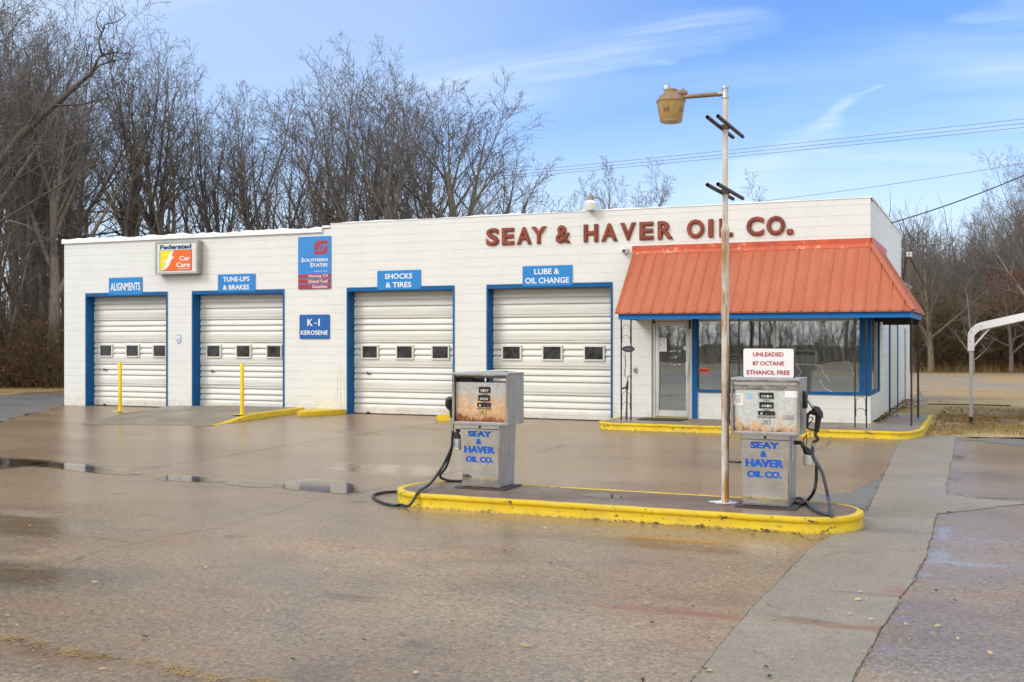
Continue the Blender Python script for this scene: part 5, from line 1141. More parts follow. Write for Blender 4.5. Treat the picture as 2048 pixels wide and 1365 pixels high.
mb = MB(); mb.tube([(-3.15, -11.45, 1.437), (-2.9, -11.42, 1.45), (-2.75, -11.43, 1.437)], .008, 5); mb.rbox(-3.08, -2.85, -11.5, -11.40, 1.432, 1.446, .004, 1); build(mb, 'lid_handle', 'steel_dull', t)
def hose(parent, pts, mat='rubber', r=.0155, name='hose'):
    mb = MB(); mb.tube(spline(pts, 8), r, 10); return build(mb, name, mat, parent, ang=60)
yn = -11.64; q = lambda px, py, Y=yn: fp(px, py, Y)
mb = MB(); mb.tube([q(909, 794), q(904, 797), q(900, 801)], [.02, .026, .03], 10); mb.tube(spline([q(903, 796), q(898, 803), q(898, 812), q(901, 818)], 3), [.022, .036, .042, .042, .042, .042, .040, .036, .030, .026], 10); mb.tube([q(900.5, 813), q(902.5, 824), q(904, 836)], [.028, .022, .022], 10); mb.tube(spline([q(909, 800), q(910, 815), q(909, 830), q(905, 836)], 4), .009, 6); build(mb, 'nozzle', 'nozzle_black', t)
mb = MB(); mb.tube(spline([q(904, 836), q(903, 844), q(906, 850), q(905.5, 857), q(905.5, 864)], 3), [.017] * 7 + [.013] * 6, 10); build(mb, 'swivel', 'galv', t)
hose(t, [q(905.5, 862), q(905, 880), q(903, 895), q(896, 912), q(886, 932), q(873, 952, -11.75), q(860, 968, -11.95), (FX(849, -12.1), -12.1, .174), (FX(840, -12.32), -12.32, .176), (FX(833, -12.40), -12.40, .14), (FX(825, -12.44), -12.44, .07), (FX(815, -12.46), -12.46, .022), G(802, 1010, .017), G(788, 1011, .016), G(765, 1006, .016), G(748, 996, .016), G(748, 990, .016), G(765, 985.5, .016), G(790, 983.5, .016), G(815, 982, .018), (-3.75, -11.2, .018), (-3.5, -11.12, .02), (-3.35, -11.25, .16)], r=.0155)
hose(t, [(-3.28, -11.5, .82), q(907, 870, -11.5), q(905, 890, -11.55), q(900, 912, -11.55), q(892, 935, -11.5), q(880, 953, -11.4), (-3.62, -11.32, .155), (-3.42, -11.25, .16)], r=.0145)
fx_, fz_ = FX(915, -11.58), FZ(915, 878, -11.58)
mb = MB(); mb.lathe((fx_, -11.58, 0), [(.036, FZ(915, 900, -11.58)), (.042, FZ(915, 899, -11.58)), (.042, FZ(915, 878, -11.58)), (.038, FZ(915, 877.6, -11.58))], 16); fl = build(mb, 'filter', 'sign_white', t)
mb = MB(); mb.lathe((fx_, -11.58, 0), [(.040, FZ(915, 877.5, -11.58)), (.036, FZ(915, 872, -11.58)), (.018, FZ(915, 866, -11.58)), (.016, FZ(915, 862, -11.58))], 14); build(mb, 'filter_head', 'amber', t); 
mb = MB(); mb.lathe((fx_, -11.58, 0), [(.022, FZ(915, 861.8, -11.58)), (.022, FZ(915, 858, -11.58))], 12); mb.tube([(fx_, -11.58, FZ(915, 860, -11.58)), (-3.27, -11.57, FZ(915, 862, -11.58))], .014, 8); build(mb, 'pipe', 'tube_brown', t)
mb = MB()
for k, wv in ((.35, .020), (.52, .030), (.64, .024), (.78, .026)):
    zz = FZ(915, 899, -11.58) + (FZ(915, 878, -11.58) - FZ(915, 899, -11.58)) * (1 - k); n = 5
    for i in range(n):
        a = R(-120 + i * 16); a2 = a + R(11); mb.quad((fx_ + .0428 * math.cos(a), -11.58 + .0428 * math.sin(a), zz - .003), (fx_ + .0428 * math.cos(a2), -11.58 + .0428 * math.sin(a2), zz - .003), (fx_ + .0428 * math.cos(a2), -11.58 + .0428 * math.sin(a2), zz + .003), (fx_ + .0428 * math.cos(a), -11.58 + .0428 * math.sin(a), zz + .003))
build(mb, 'print', 'sign_blue', fl, smooth=False)
# right pump
Yh2 = -11.965
hx0, hx1 = FX(1462.5, Yh2), FX(1599.5, Yh2)
t, yd, cx = fuel_pump('steel fuel pump with a pale dial carrying papers and a price sign', hx0, hx1, Yh2, .45, FZ(1530, 870, Yh2), FZ(1530, 757, Yh2) - .012, FX(1481, -11.88), FX(1581, -11.88), -11.88, .44, 'dial_pale', .93, FZ(1530, 780, Yh2), LET(), False)
LX = lambda px: FX(px, yd); LZ = lambda px, py: FZ(px, py, yd)
mb = MB(); zt_ = FZ(1530, 780, Yh2); mb.box(hx0 + .024, hx1 - .024, Yh2 + .012, Yh2 + .04, zt_ + .002, FZ(1530, 762, Yh2)); build(mb, 'top_band', 'steel', t, smooth=False)
mb = MB(); mb.rbox(hx0 + .024, hx1 - .024, Yh2 - .002, Yh2 + .012, FZ(1530, 771, Yh2), FZ(1530, 764, Yh2), .003, 1); build(mb, 'top_rail', 'steel_dull', t)
counter(t, LX(1533), LZ(1533, 797), LZ(1533, 785.5), .135, yd, '0014', 'TOTAL SALE', .065)
counter(t, LX(1533), LZ(1533, 816.5), LZ(1533, 804.5), .135, yd, '0010', 'GALLONS', .05)
counter(t, LX(1533), LZ(1533, 830.5), LZ(1533, 822.5), .16, yd, '1 . .', 'PRICE PER GALLON - TAX INCLUDED', .175)
mb = MB(); text_on(mb, '$', LX(1516), LX(1517.6), LZ(1517, 792), LZ(1517, 787), yd - .0005, .001); build(mb, 'caption', 'ink', t, smooth=False)
mb = MB(); mb.box(LX(1525), LX(1540.5), yd - .004, yd - .0005, LZ(1533, 848.5), LZ(1533, 836.5)); s_ = build(mb, 'octane_label', 'ink', t, smooth=False)
mb = MB(); mb.box(LX(1525.6), LX(1539.9), yd - .006, yd - .0042, LZ(1533, 848), LZ(1533, 837)); build(mb, 'label_face', 'machine_white', s_, smooth=False)
mb = MB(); text_on(mb, '87', LX(1528.5), LX(1537.5), LZ(1533, 847), LZ(1533, 841), yd - .0061, .0015, bold=.0); build(mb, 'digits', 'ink', s_, smooth=False)
for nm, a, b, c, d, mt, ln in (('warning_sheet', 1467, 1486, 787, 810.5, 'paper', 1), ('blue_sticker', 1495.5, 1504, 786.5, 797.5, 'sticker_blue', 0), ('paper_slip', 1570, 1595, 782, 795.5, 'paper', 0), ('rating_plate', 1566, 1588, 830.5, 840, 'galv', 0)):
    if mt == 'sticker_blue' and mt not in MATS: simple('sticker_blue', (.30, .52, .75), .5, var=.3, vs=40)
    mb = MB(); mb.box(LX(a), LX(b), yd - .003, yd - .0005, LZ(a, d), LZ(a, c)); s_ = build(mb, nm, mt, t, smooth=False)
    if ln:
        mb = MB(); mr = MB()
        for k in range(9):
            (mb if k not in (4, 5) else mr).box(LX(1469 + (k > 5) * 3), LX(1484 - (k * 3 % 5)), yd - .0042, yd - .0032, LZ(1470, 790.6 + 2.0 * k), LZ(1470, 789.8 + 2.0 * k))
        build(mb, 'print', 'ink_grey', s_, smooth=False); build(mr, 'print', 'red_ink', s_, smooth=False)
# nozzle, swivel, hoses and filter of the right pump
yn = -11.72; q = lambda px, py, Y=yn: fp(px, py, Y)
mb = MB(); M = q(1611, 800); mb.rbox(hx1 + .001, hx1 + .035, yn - .05, yn + .05, M.z - .085, M.z + .085, .012); mb.tube(spline([q(1605, 790), q(1609, 783), q(1614, 790), q(1613, 806)], 4), .008, 6); build(mb, 'nozzle_boot', 'nozzle_black', t)
mb = MB(); mb.tube([q(1614, 798), q(1620, 807), q(1625, 813), q(1631, 820)], [.013, .013, .020, .024], 10); build(mb, 'spout', 'galv', t)
mb = MB(); mb.tube([q(1626, 816), q(1633, 820), q(1638, 828), q(1640, 837)], [.026, .040, .042, .034], 12); mb.tube([q(1630, 826), q(1622, 825), q(1616, 829), q(1615, 840), q(1614.5, 857)], [.03, .022, .016, .012, .011], 10); mb.tube([q(1637, 834), q(1635.5, 846), q(1633, 864)], [.032, .027, .024], 12); mb.tube([q(1614.5, 857), q(1622, 860), q(1633, 861)], .010, 8); mb.tube(spline([q(1617, 851), q(1620, 846), q(1626, 839), q(1624, 835), q(1619, 835)], 4), .006, 6); build(mb, 'nozzle', 'nozzle_black', t)
mb = MB(); mb.tube(spline([q(1632, 864), q(1631, 872), q(1636, 876), q(1634, 881), q(1628, 884), q(1627, 890)], 3), .016, 10); build(mb, 'swivel', 'tube_brown', t)
mb = MB(); mb.tube([q(1627, 886), q(1626, 893)], .0185, 12); build(mb, 'ferrule', 'galv', t)
hose(t, [q(1626, 890), q(1625, 905), q(1628, 918), q(1636, 930), q(1645, 948), q(1652, 975), q(1657, 1000), q(1661, 1022, -11.85), G(1663, 1031, .17), G(1660, 1030, .16), G(1645, 1027, .16), G(1625, 1017, .16), G(1612, 1004, .165), G(1600, 997, .17), G(1588, 998, .165)], 'rubber_grey', .0165)
hose(t, [q(1633, 928, -11.6), q(1633, 940, -11.6), q(1632, 965, -11.6), q(1627, 985, -11.6), G(1616, 1000, .17), G(1602, 1008, .165), G(1585, 1004, .165)], 'rubber', .0165)
mb = MB(); mb.tube([q(1634, 915, -11.6), q(1633.5, 930, -11.6)], .019, 10); build(mb, 'ferrule', 'galv', t)
mb = MB(); mb.tube([fp(1581, 885, -11.6), fp(1602, 886, -11.6), fp(1606, 893, -11.6), fp(1612, 900, -11.6)], .021, 8); mb.tube([fp(1608, 895, -11.6), fp(1612, 900, -11.6), fp(1618, 908, -11.6), fp(1622, 915, -11.6)], [.02, .036, .042, .03], 10); build(mb, 'pipe', 'nozzle_black', t)
mb = MB(); a = fp(1612, 910, -11.6); b = fp(1620, 928, -11.6); mb.lathe((fp(1616, 920, -11.6).x, -11.6, 0), [(.036, FZ(1616, 931, -11.6)), (.046, FZ(1616, 929, -11.6)), (.046, FZ(1616, 911, -11.6)), (.040, FZ(1616, 909.5, -11.6))], 18); build(mb, 'filter', 'lamp_white', t)
mb = MB(); mb.tube(spline([fp(1612, 871, -11.6), fp(1607, 880, -11.6), fp(1608, 892, -11.6), fp(1611, 897, -11.6)], 4), .005, 5); mb.tube(spline([fp(1612, 868, -11.6), fp(1614, 880, -11.6), fp(1612, 892, -11.6)], 4), .005, 5); build(mb, 'cable', 'tube_brown', t)
mb = MB(); mb.tube([fp(1483, 925, -11.45), fp(1468, 924, -11.4), fp(1458, 923, -11.4)], .013, 8); build(mb, 'rear_pipe', 'rubber', t)
mb = MB(); x_ = FX(1581, -11.88) - .0005
for k in range(9): mb.box(x_, x_ + .004, -11.80, -11.76, .60 + k * .035, .62 + k * .035)
build(mb, 'side_label', 'paper', t, smooth=False)
# price sign on top of the right pump
ys = -11.80; x0, x1 = FX(1486, ys), FX(1590, ys); z0, z1 = FZ(1538, 757.0, ys), FZ(1538, 696, ys)
t = thing('price_sign', ((x0 + x1) / 2, ys, z0), 'white framed sign with red capitals UNLEADED 87 OCTANE ETHANOL FREE on top of the pump', 'sign')
mb = MB(); mb.fprism(rrect(x0, x1, z0, z1, .022), ys - .02, ys + .03); build(mb, 'frame', 'nozzle_black', t)
mb = MB(); mb.fprism(rrect(x0 + .009, x1 - .009, z0 + .009, z1 - .009, .017), ys - .023, ys - .0205); build(mb, 'panel', 'sign_white', t, smooth=False)
mb = MB(); mb.box(x0 + .1, x1 - .1, ys - .01, ys + .02, z0 - .03, z0 - .001); build(mb, 'bracket', 'steel_dull', t, smooth=False)
words(t, (x0, x1, z0, z1, ys - .023), [('UNLEADED', .205, .79, .145, .285, {'bold': .022}), ('87 OCTANE', .195, .80, .44, .58, {'bold': .022}), ('ETHANOL FREE', .085, .91, .735, .88, {'bold': .022})], 'red_ink', th=.002)

# ---------------------------------------------------------------- yard lamp on the island
lx, ly = FX(1450.5, -11.66), -11.66
t = thing('yard_lamp', (lx, ly, .142), 'tall peeling white pole with paired cross tubes and an amber lamp arm', 'street lamp')
LZ_ = lambda py: FZ(1452, py, ly)
mb = MB(); mb.lathe((lx, ly, 0), [(.0385, .13), (.0385, LZ_(468)), (.042, LZ_(466)), (.042, LZ_(458)), (.030, LZ_(452)), (.0285, LZ_(450)), (.0285, LZ_(197))], 20); pole = build(mb, 'pole', 'pole_paint', t)
mb = MB(); mb.lathe((lx, ly, 0), [(.036, LZ_(197)), (.036, LZ_(195)), (.031, LZ_(193)), (.031, LZ_(178)), (.036, LZ_(177)), (.034, LZ_(174)), (.024, LZ_(171.5))], 18); mb.tube([(lx, ly, LZ_(187)), (lx - .075, ly, LZ_(187))], [.025, .03], 12); build(mb, 'elbow', 'galv', t)
mb = MB(); za = LZ_(187.5); xl = FX(1342, ly); mb.tube([(lx - .06, ly, za), (xl + .10, ly, za + .003)], .023, 12); build(mb, 'arm', 'lamp_brown', t)
mb = MB(); mb.add([(lx + (.13 + .03 * math.sin(k * 1.7)) * math.cos(2 * math.pi * k / 16) - .02, ly + (.12 + .03 * math.sin(k * 2.9)) * math.sin(2 * math.pi * k / 16), .1445) for k in range(16)], [tuple(range(16))]); build(mb, 'painted_base', 'sign_edge', t, smooth=False)
LZ2 = lambda py: FZ(1342, py, ly)
zr = LZ2(204)
mb = MB(); mb.lathe((xl, ly, 0), [(.153, zr - .004), (.155, zr), (.150, zr + .008), (.128, zr + .045), (.088, zr + .085), (.068, zr + .098), (.066, zr + .125), (.05, zr + .132)], 28); mb.tube([(xl + .05, ly, zr + .075), (xl + .13, ly, zr + .08), (xl + .17, ly, zr + .078)], [.045, .034, .024], 10); mb.tube([(xl + .13, ly, zr + .10), (xl + .13, ly, zr + .135)], .007, 6); head = build(mb, 'lamp_head', 'lamp_brown', t)
mb = MB(); zb = LZ2(245); n = 28
mb.lathe((xl, ly, 0), [(.112, zb + .008), (.114, zb + .012), (.128, zb + .09), (.142, zr - .03), (.150, zr - .004)], n); mb.f = mb.f[:-2]; mb.mi = mb.mi[:-2]
mb.lathe((xl, ly, 0), [(.106, zb + .010), (.138, zr - .03), (.146, zr - .006)], n); mb.f = mb.f[:-2]; mb.mi = mb.mi[:-2]; build(mb, 'refractor', 'lamp_amber', t)
mb = MB(); mb.lathe((xl, ly, 0), [(.105, zb + .012), (.114, zb + .004), (.108, zb), (.09, zb - .006), (.02, zb - .008)], n); build(mb, 'lens', 'lens_glass', t)
mb = MB(); mb.lathe((xl - .045, ly, 0), [(.036, zr + .125), (.036, zr + .165), (.030, zr + .175), (.01, zr + .178)], 14); build(mb, 'photocell', 'galv', t)
for zc, pys in ((LZ_(254), 0), (LZ_(383.5), 1)):
    for sx in (-1, 1):
        mb = MB(); cx_ = lx + sx * .052; y0, y1 = ly - .56, ly + .62; n = 12
        mb.tube([(cx_, y0, zc), (cx_, y1, zc)], .020, n, cap=False); mb.tube([(cx_, y0 + .001, zc), (cx_, y1 - .001, zc)], .016, n, cap=False)
        for yy in (y0, y1):
            a = [(cx_ + .020 * math.cos(2 * math.pi * k / n), yy, zc + .020 * math.sin(2 * math.pi * k / n)) for k in range(n)]; b = [(cx_ + .016 * math.cos(2 * math.pi * k / n), yy, zc + .016 * math.sin(2 * math.pi * k / n)) for k in range(n)]
            mb.add(a + b, [(k, (k + 1) % n, n + (k + 1) % n, n + k) for k in range(n)])
        mb.tube([(cx_, y0 + .05, zc), (cx_, y0 + .06, zc)], .0155, n)
        build(mb, 'cross_tube', 'tube_brown', t, ang=50)
    mb = MB(); mb.box(lx - .035, lx + .035, ly - .04, ly + .04, zc - .025, zc + .02); build(mb, 'bracket', 'tube_brown', t, smooth=False)

# ---------------------------------------------------------------- carport at the right edge
P0 = G(1942, 846); az = math.atan2(P0.y - CAM.y, P0.x - CAM.x)     # its length runs straight back from here
t = thing('carport', P0, 'white metal carport with a rounded eave and a galvanised post standing in dry grass', 'carport', rz=0)
back = Vector((math.cos(az), math.sin(az), 0)); sd_ = Vector((back.y, -back.x, 0)); Lc = 5.0; Wc = 5.2; dpt = (P0 - CAM).dot(FW)
def cz(py): return CAM.z + (HZ - py) * dpt / F
post_t = cz(702)
def bx(mb, o, u0, u1, v0, v1, z0, z1):       # u across (to the right), v back
    vs = [o + sd_ * u + back * v + Vector((0, 0, z)) for z in (z0, z1) for v in (v0, v1) for u in (u0, u1)]
    mb.add(vs, [(0, 2, 3, 1), (4, 5, 7, 6), (0, 1, 5, 4), (2, 6, 7, 3), (0, 4, 6, 2), (1, 3, 7, 5)])
O = Vector((P0.x, P0.y, 0))
for u in (0, Wc):
    for v in (0, Lc / 2, Lc):
        mb = MB(); bx(mb, O, u - .035, u + .035, v, v + .07, .12 if u == 0 and v == 0 else -.03, post_t + .3); build(mb, 'post', 'galv', t, smooth=False)
mb = MB(); bx(mb, O, -.04, .04, -.005, .075, -.03, .13); build(mb, 'shoe', 'dark', t, smooth=False)
k_ = dpt / F
half = [(-.065, post_t - .0), (-.065, cz(672)), (-.055, cz(665)), (.0, cz(657)), (.10, cz(648.5)), (.22, cz(644.5)), (Wc / 2, cz(644.5) + (Wc / 2 - .22) * .235)]
prof = half + [(Wc - u, z) for u, z in reversed(half[:-1])]
th = .16
inn = []
for i, (u, z) in enumerate(prof):
    a = prof[max(0, i - 1)]; b = prof[min(len(prof) - 1, i + 1)]; d = Vector((b[0] - a[0], b[1] - a[1])).normalized(); inn.append((u + d.y * th * .9, z - d.x * th))
inn[0] = (prof[0][0] + .13, prof[0][1]); inn[1] = (prof[1][0] + .13, prof[1][1]); inn[-1] = (prof[-1][0] - .13, prof[-1][1]); inn[-2] = (prof[-2][0] - .13, prof[-2][1])
def w3(u, v, z): p = O + sd_ * u + back * v; return (p.x, p.y, z)
n = len(prof)
for v0, v1 in ((-.05, .0), (Lc + .07, Lc + .12)):
    mb = MB()
    vs = [w3(u, v0, z) for u, z in prof] + [w3(u, v0, z) for u, z in inn] + [w3(u, v1, z) for u, z in prof] + [w3(u, v1, z) for u, z in inn]
    fs = []
    for i in range(n - 1): fs += [(i, n + i, n + i + 1, i + 1), (2 * n + i, 2 * n + i + 1, 3 * n + i + 1, 3 * n + i), (i, i + 1, 2 * n + i + 1, 2 * n + i), (n + i, 3 * n + i, 3 * n + i + 1, n + i + 1)]
    fs += [(0, 2 * n, 3 * n, n), (n - 1, 2 * n - 1, 4 * n - 1, 3 * n - 1)]; mb.add(vs, fs)
    build(mb, 'gable_trim', 'white_metal', t, smooth=False)
mb = MB(); e = .012
for i in range(1, n - 2):
    mb.quad(w3(prof[i][0], .001, prof[i][1] - e), w3(prof[i + 1][0], .001, prof[i + 1][1] - e), w3(prof[i + 1][0], Lc + .069, prof[i + 1][1] - e), w3(prof[i][0], Lc + .069, prof[i][1] - e))
    mb.quad(w3(prof[i][0] * .999 + .005, .001, prof[i][1] - e - .02), w3(prof[i][0] * .999 + .005, Lc + .069, prof[i][1] - e - .02), w3(prof[i + 1][0] * .999 + .005, Lc + .069, prof[i + 1][1] - e - .02), w3(prof[i + 1][0] * .999 + .005, .001, prof[i + 1][1] - e - .02))
build(mb, 'roof', 'white_metal', t, smooth=False)
mb = MB(); mb.tube([w3(.04, .03, cz(694)), w3(.36, .03, cz(658))], .022, 6); build(mb, 'brace', 'white_metal', t)
mb = MB()
for u, z in ((-.02, cz(684)), (.012, cz(664)), (.21, cz(653))): mb.tube([w3(u, -.05, z), w3(u, -.057, z)], .012, 6)
build(mb, 'bolt', 'dark', t)
mb = MB(); mb.rbox(2.35, 2.75, 3.2, 3.5, -.02, .06, .02); tag(build(mb, 'stone', 'slab_concrete'), 'small pale stone slab lying in the leaves beside the pavement', 'stone')

# ---------------------------------------------------------------- wires and the far pole
A0 = D(172, 60); 
t = thing('utility_pole', (A0.x, A0.y, 0), 'wooden utility pole with a white crossarm among the trees behind the left bays', 'utility pole')
zz = lambda py, d: CAM.z + (HZ - py) * d / F
mb = MB(); mb.lathe((A0.x, A0.y, 0), [(.17, -.1), (.13, zz(420, 60))], 12); build(mb, 'pole', 'pole_wood', t)
mb = MB(); c = Vector((A0.x, A0.y, zz(424, 60))); mb.tube([c - RT * 1.0, c + RT * 1.35], .06, 6); mb.tube([c + RT * .5 + Vector((0, 0, -.05)), c + Vector((0, 0, -.9))], .035, 6); build(mb, 'crossarm', 'galv', t, smooth=False)
for i, (ya, yb, u) in enumerate(((333, 235, -.9), (343, 245.5, .2), (352, 255, 1.2))):
    a = c + RT * u + Vector((0, 0, .08)); b = D(2700, 34); b.z = zz(yb - (2700 - 2048) * .107, 34)
    mid = D(1130, 48); mid.z = zz(ya, 48)
    pts = [a.lerp(b, k / 24) - Vector((0, 0, .25 * 4 * (k / 24) * (1 - k / 24))) for k in range(25)]
    mb = MB(); mb.tube(pts, .010, 5); tag(build(mb, 'power_line', 'wire_grey'), ('highest', 'middle', 'lowest')[i] + ' of the three parallel wires crossing the sky behind the yard lamp', 'wire', 'parallel power lines')
mb = MB(); a = D(1470, 46); a.z = zz(409, 46); b = D(2700, 36); b.z = zz(200, 36); mb.tube([a.lerp(b, k / 20) - Vector((0, 0, .3 * 4 * (k / 20) * (1 - k / 20))) for k in range(21)], .010, 5); tag(build(mb, 'phone_line', 'wire_grey'), 'single thin wire dropping behind the parapet right of the yard lamp', 'wire')
mb = MB(); a = Vector((-.05, SY(1774, -.05), SZ(1774, 443, -.05))); a = Vector((.0, 5.0, SZ(1777, 441, .0))); b = D(2330, 30); b.z = zz(205, 30); mb.tube([a.lerp(b, k / 20) - Vector((0, 0, .28 * 4 * (k / 20) * (1 - k / 20))) for k in range(21)], .016, 6); tag(build(mb, 'service_cable', 'wire'), 'thick black service cable running from the parapet to the upper right', 'cable')
# ================================================================== WOODS
def tube_arrays(polys, sides):
    V = []; Fc = []; o = 0
    ang = [(math.cos(2 * math.pi * k / sides), math.sin(2 * math.pi * k / sides)) for k in range(sides)]
    for pts, rad in polys:
        n = len(pts); d = pts[-1] - pts[0]
        if d.length < 1e-6: continue
        d.normalize(); u = d.orthogonal().normalized(); w_ = d.cross(u)
        for p, r in zip(pts, rad):
            for c, s_ in ang: V.append((p.x + (u.x * c + w_.x * s_) * r, p.y + (u.y * c + w_.y * s_) * r, p.z + (u.z * c + w_.z * s_) * r))
        for i in range(n - 1):
            for k in range(sides):
                k2 = (k + 1) % sides; Fc.append((o + i * sides + k, o + i * sides + k2, o + (i + 1) * sides + k2, o + (i + 1) * sides + k))
        o += n * sides
    return V, Fc
def rvec(rn): return Vector((rn.gauss(0, 1), rn.gauss(0, 1), rn.gauss(0, 1)))
def turn(d, ang, azi):
    u = d.orthogonal().normalized(); u = Matrix.Rotation(azi, 3, d) @ u
    return (d * math.cos(ang) + u * math.sin(ang)).normalized()
class Style:
    def __init__(s, **k):
        s.trunkL = .8; s.start = .30; s.n = (11, 7, 6, 5); s.ratio = (.46, .50, .50, .52); s.ang = ((22, 48), (25, 50), (25, 55), (25, 60)); s.trop = (.04, .10, .08, .05, .03); s.wander = (.07, .13, .16, .20, .22); s.r0 = .020; s.rr = .58; s.fall = .55; s.minr = .0055
        s.__dict__.update(k)
def grow(seed, H, st, extra=None):
    rn = random.Random(seed); big = []; small = []; tips = []
    def branch(p, d, L, r, lev):
        n = (8, 6, 5, 4, 3)[lev]; pts = [p.copy()]; rad = [r]; ds = [d]
        rt = max(st.minr, r * (.20 if lev == 0 else .14))
        for i in range(n):
            d = (d + rvec(rn) * st.wander[lev] * .6 + Vector((0, 0, 1)) * st.trop[lev]).normalized(); p = p + d * (L / n); pts.append(p.copy()); rad.append(r + (rt - r) * (i + 1) / n); ds.append(d)
        (big if r > .05 else small).append((pts, rad))
        if lev >= 4: return
        if lev == 3: tips.append(pts[-1])
        k = st.n[lev]; s0 = st.start if lev == 0 else .22; a0 = rn.uniform(0, 6.28)
        for j in range(k):
            t = s0 + (1 - s0) * (j + rn.random() * .9) / k; t = min(t, .995); i = min(n - 1, int(t * n)); f = t * n - i
            q = pts[i].lerp(pts[i + 1], f); rq = rad[i] + (rad[i + 1] - rad[i]) * f
            ang = R(rn.uniform(*st.ang[lev])) * (1 - .25 * t if lev == 0 else 1)
            nd = turn(ds[i + 1], ang, a0 + j * 2.4 + rn.uniform(-.5, .5))
            cl = L * st.ratio[lev] * (1.12 - (.55 if lev else st.fall) * t) * rn.uniform(.75, 1.25)
            branch(q, nd, cl, max(st.minr, min(rq * .85, rq * st.rr * rn.uniform(.8, 1.15))), lev + 1)
    branch(Vector((0, 0, -.1)), Vector((rn.gauss(0, .04), rn.gauss(0, .04), 1)).normalized(), H * st.trunkL, H * st.r0, 0)
    if extra: extra(branch, rn, big, small)
    return big, small, tips
def tree_meshes(name, seed, H, st, bark='bark', twig='twig', leaves=0, extra=None):
    big, small, tips = grow(seed, H, st, extra)
    out = []
    for nm, polys, sides, mt in (('trunk', big, 7, bark), ('crown', small, 3, twig)):
        V, Fc = tube_arrays(polys, sides); mats = [MATS[mt]]; mi = [0] * len(Fc)
        if nm == 'crown' and leaves:
            rn = random.Random(seed + 5); mats.append(MATS['oak_leaf'])
            for _ in range(leaves):
                c = rn.choice(tips) + rvec(rn) * .22; a = rvec(rn).normalized() * rn.uniform(.05, .09); b = a.cross(rvec(rn)).normalized() * rn.uniform(.03, .05); o = len(V)
                V += [tuple(c - a), tuple(c + b), tuple(c + a), tuple(c - b)]; Fc.append((o, o + 1, o + 2, o + 3)); mi.append(1)
        me = bpy.data.meshes.new(nm); me.from_pydata(V, [], Fc)
        for m in mats: me.materials.append(m)
        me.polygons.foreach_set('material_index', mi); me.shade_smooth(); me.update(); out.append(me)
    return out
FOREST = Style()
VAR = []
for i in range(7):
    VAR.append((13.0, tree_meshes('t', 100 + i, 13.0, Style(trunkL=(.52, .62, .46, .70, .56, .50, .66)[i], start=(.42, .40, .36, .34, .46, .34, .38)[i], n=((6, 8, 6, 9, 7, 7, 8)[i], 9, 6, 4), ratio=((.95, .72, 1.08, .56, .82, .98, .62)[i], .40, .46, .52), fall=(.25, .35, .2, .45, .3, .2, .4)[i], ang=((10, 36 + 5 * (i % 2)), (24, 50), (25, 55), (25, 60)), trop=(.03, .035, .05, .04, .02), wander=(.07, .10, .17, .21, .24), r0=.018, rr=.66, minr=.005), 'bark', 'twig' if i % 2 else 'twig_brown')))
SLIM = [(10.0, tree_meshes('t', 200 + i, 10.0, Style(trunkL=.92, start=.15, n=(14, 6, 5, 4), ratio=(.30, .46, .5, .5), r0=.012, ang=((22, 48), (25, 50), (25, 55), (25, 60))), 'bark', 'twig_brown')) for i in range(3)]
OAK = (10.0, tree_meshes('t', 300, 10.0, Style(trunkL=.8, start=.18, n=(12, 7, 5, 4), ratio=(.5, .5, .5, .5), ang=((40, 75), (30, 55), (30, 60), (30, 65)), trop=(.04, .02, .02, .0, 0)), 'bark', 'twig_brown', leaves=2600))
SPREAD = (12.0, tree_meshes('t', 400, 12.0, Style(trunkL=.74, start=.20, n=(18, 8, 6, 5), ratio=(.70, .44, .46, .5), ang=((18, 66), (18, 40), (22, 48), (25, 55)), trop=(.03, .035, .05, .05, .03), wander=(.05, .07, .12, .16, .2), r0=.021, rr=.55), 'bark_mossy', 'twig'))
BROAD = (15.0, tree_meshes('t', 500, 15.0, Style(trunkL=.78, start=.22, n=(15, 8, 6, 5), ratio=(.62, .5, .5, .5), ang=((42, 84), (30, 60), (30, 60), (30, 65)), trop=(.05, .03, .05, .05, .03), wander=(.06, .13, .2, .24, .24), r0=.013, rr=.5), 'bark_dark', 'twig_brown'))
def hgt(v): return (v[0], v[1], max(q.co.z for q in v[1][1].vertices))
VAR = [hgt(v) for v in VAR]; SLIM = [hgt(v) for v in SLIM]; OAK = hgt(OAK); SPREAD = hgt(SPREAD); BROAD = hgt(BROAD)
def plant(var, px, depth, H, label, group=None, rz=None, squash=1.0, zbase=-.05, name='bare_tree', pos=None):
    rn = random.Random(int(px * 7 + depth * 13)); p = pos or D(px, depth, zbase); H0 = max(v.co.z for v in var[1][1].vertices) if len(var) < 3 else var[2]; mt, mc = var[1]; s_ = H / H0
    H *= 1.09
    s_ = H / H0; t = thing(name, p, label, 'tree', group, rz=rn.uniform(0, 6.28) if rz is None else rz); t.scale = (s_ * squash, s_ * squash, s_)
    for me, nm in ((mt, 'trunk'), (mc, 'crown')):
        o = bpy.data.objects.new(nm, me); COL.objects.link(o); o.parent = t
    return t
def top_at(py, depth): return CAM.z + (HZ - py) * depth / F
rn = random.Random(9)
GA = 'bare trees of the wood behind the garage'; LA = 'bare grey-brown winter tree in the row of woods behind the garage roof'
prof_ = [(-140, -60), (0, 0), (130, 40), (215, 150), (300, 82), (350, 95), (420, 112), (470, 190), (505, 160), (560, 205), (620, 165), (645, 140), (745, 145), (800, 200), (850, 150), (900, 210)]
def prof_at(px):
    for (a, b), (c, d) in zip(prof_, prof_[1:]):
        if a <= px <= c: return b + (d - b) * (px - a) / (c - a)
    return 200
px = 165
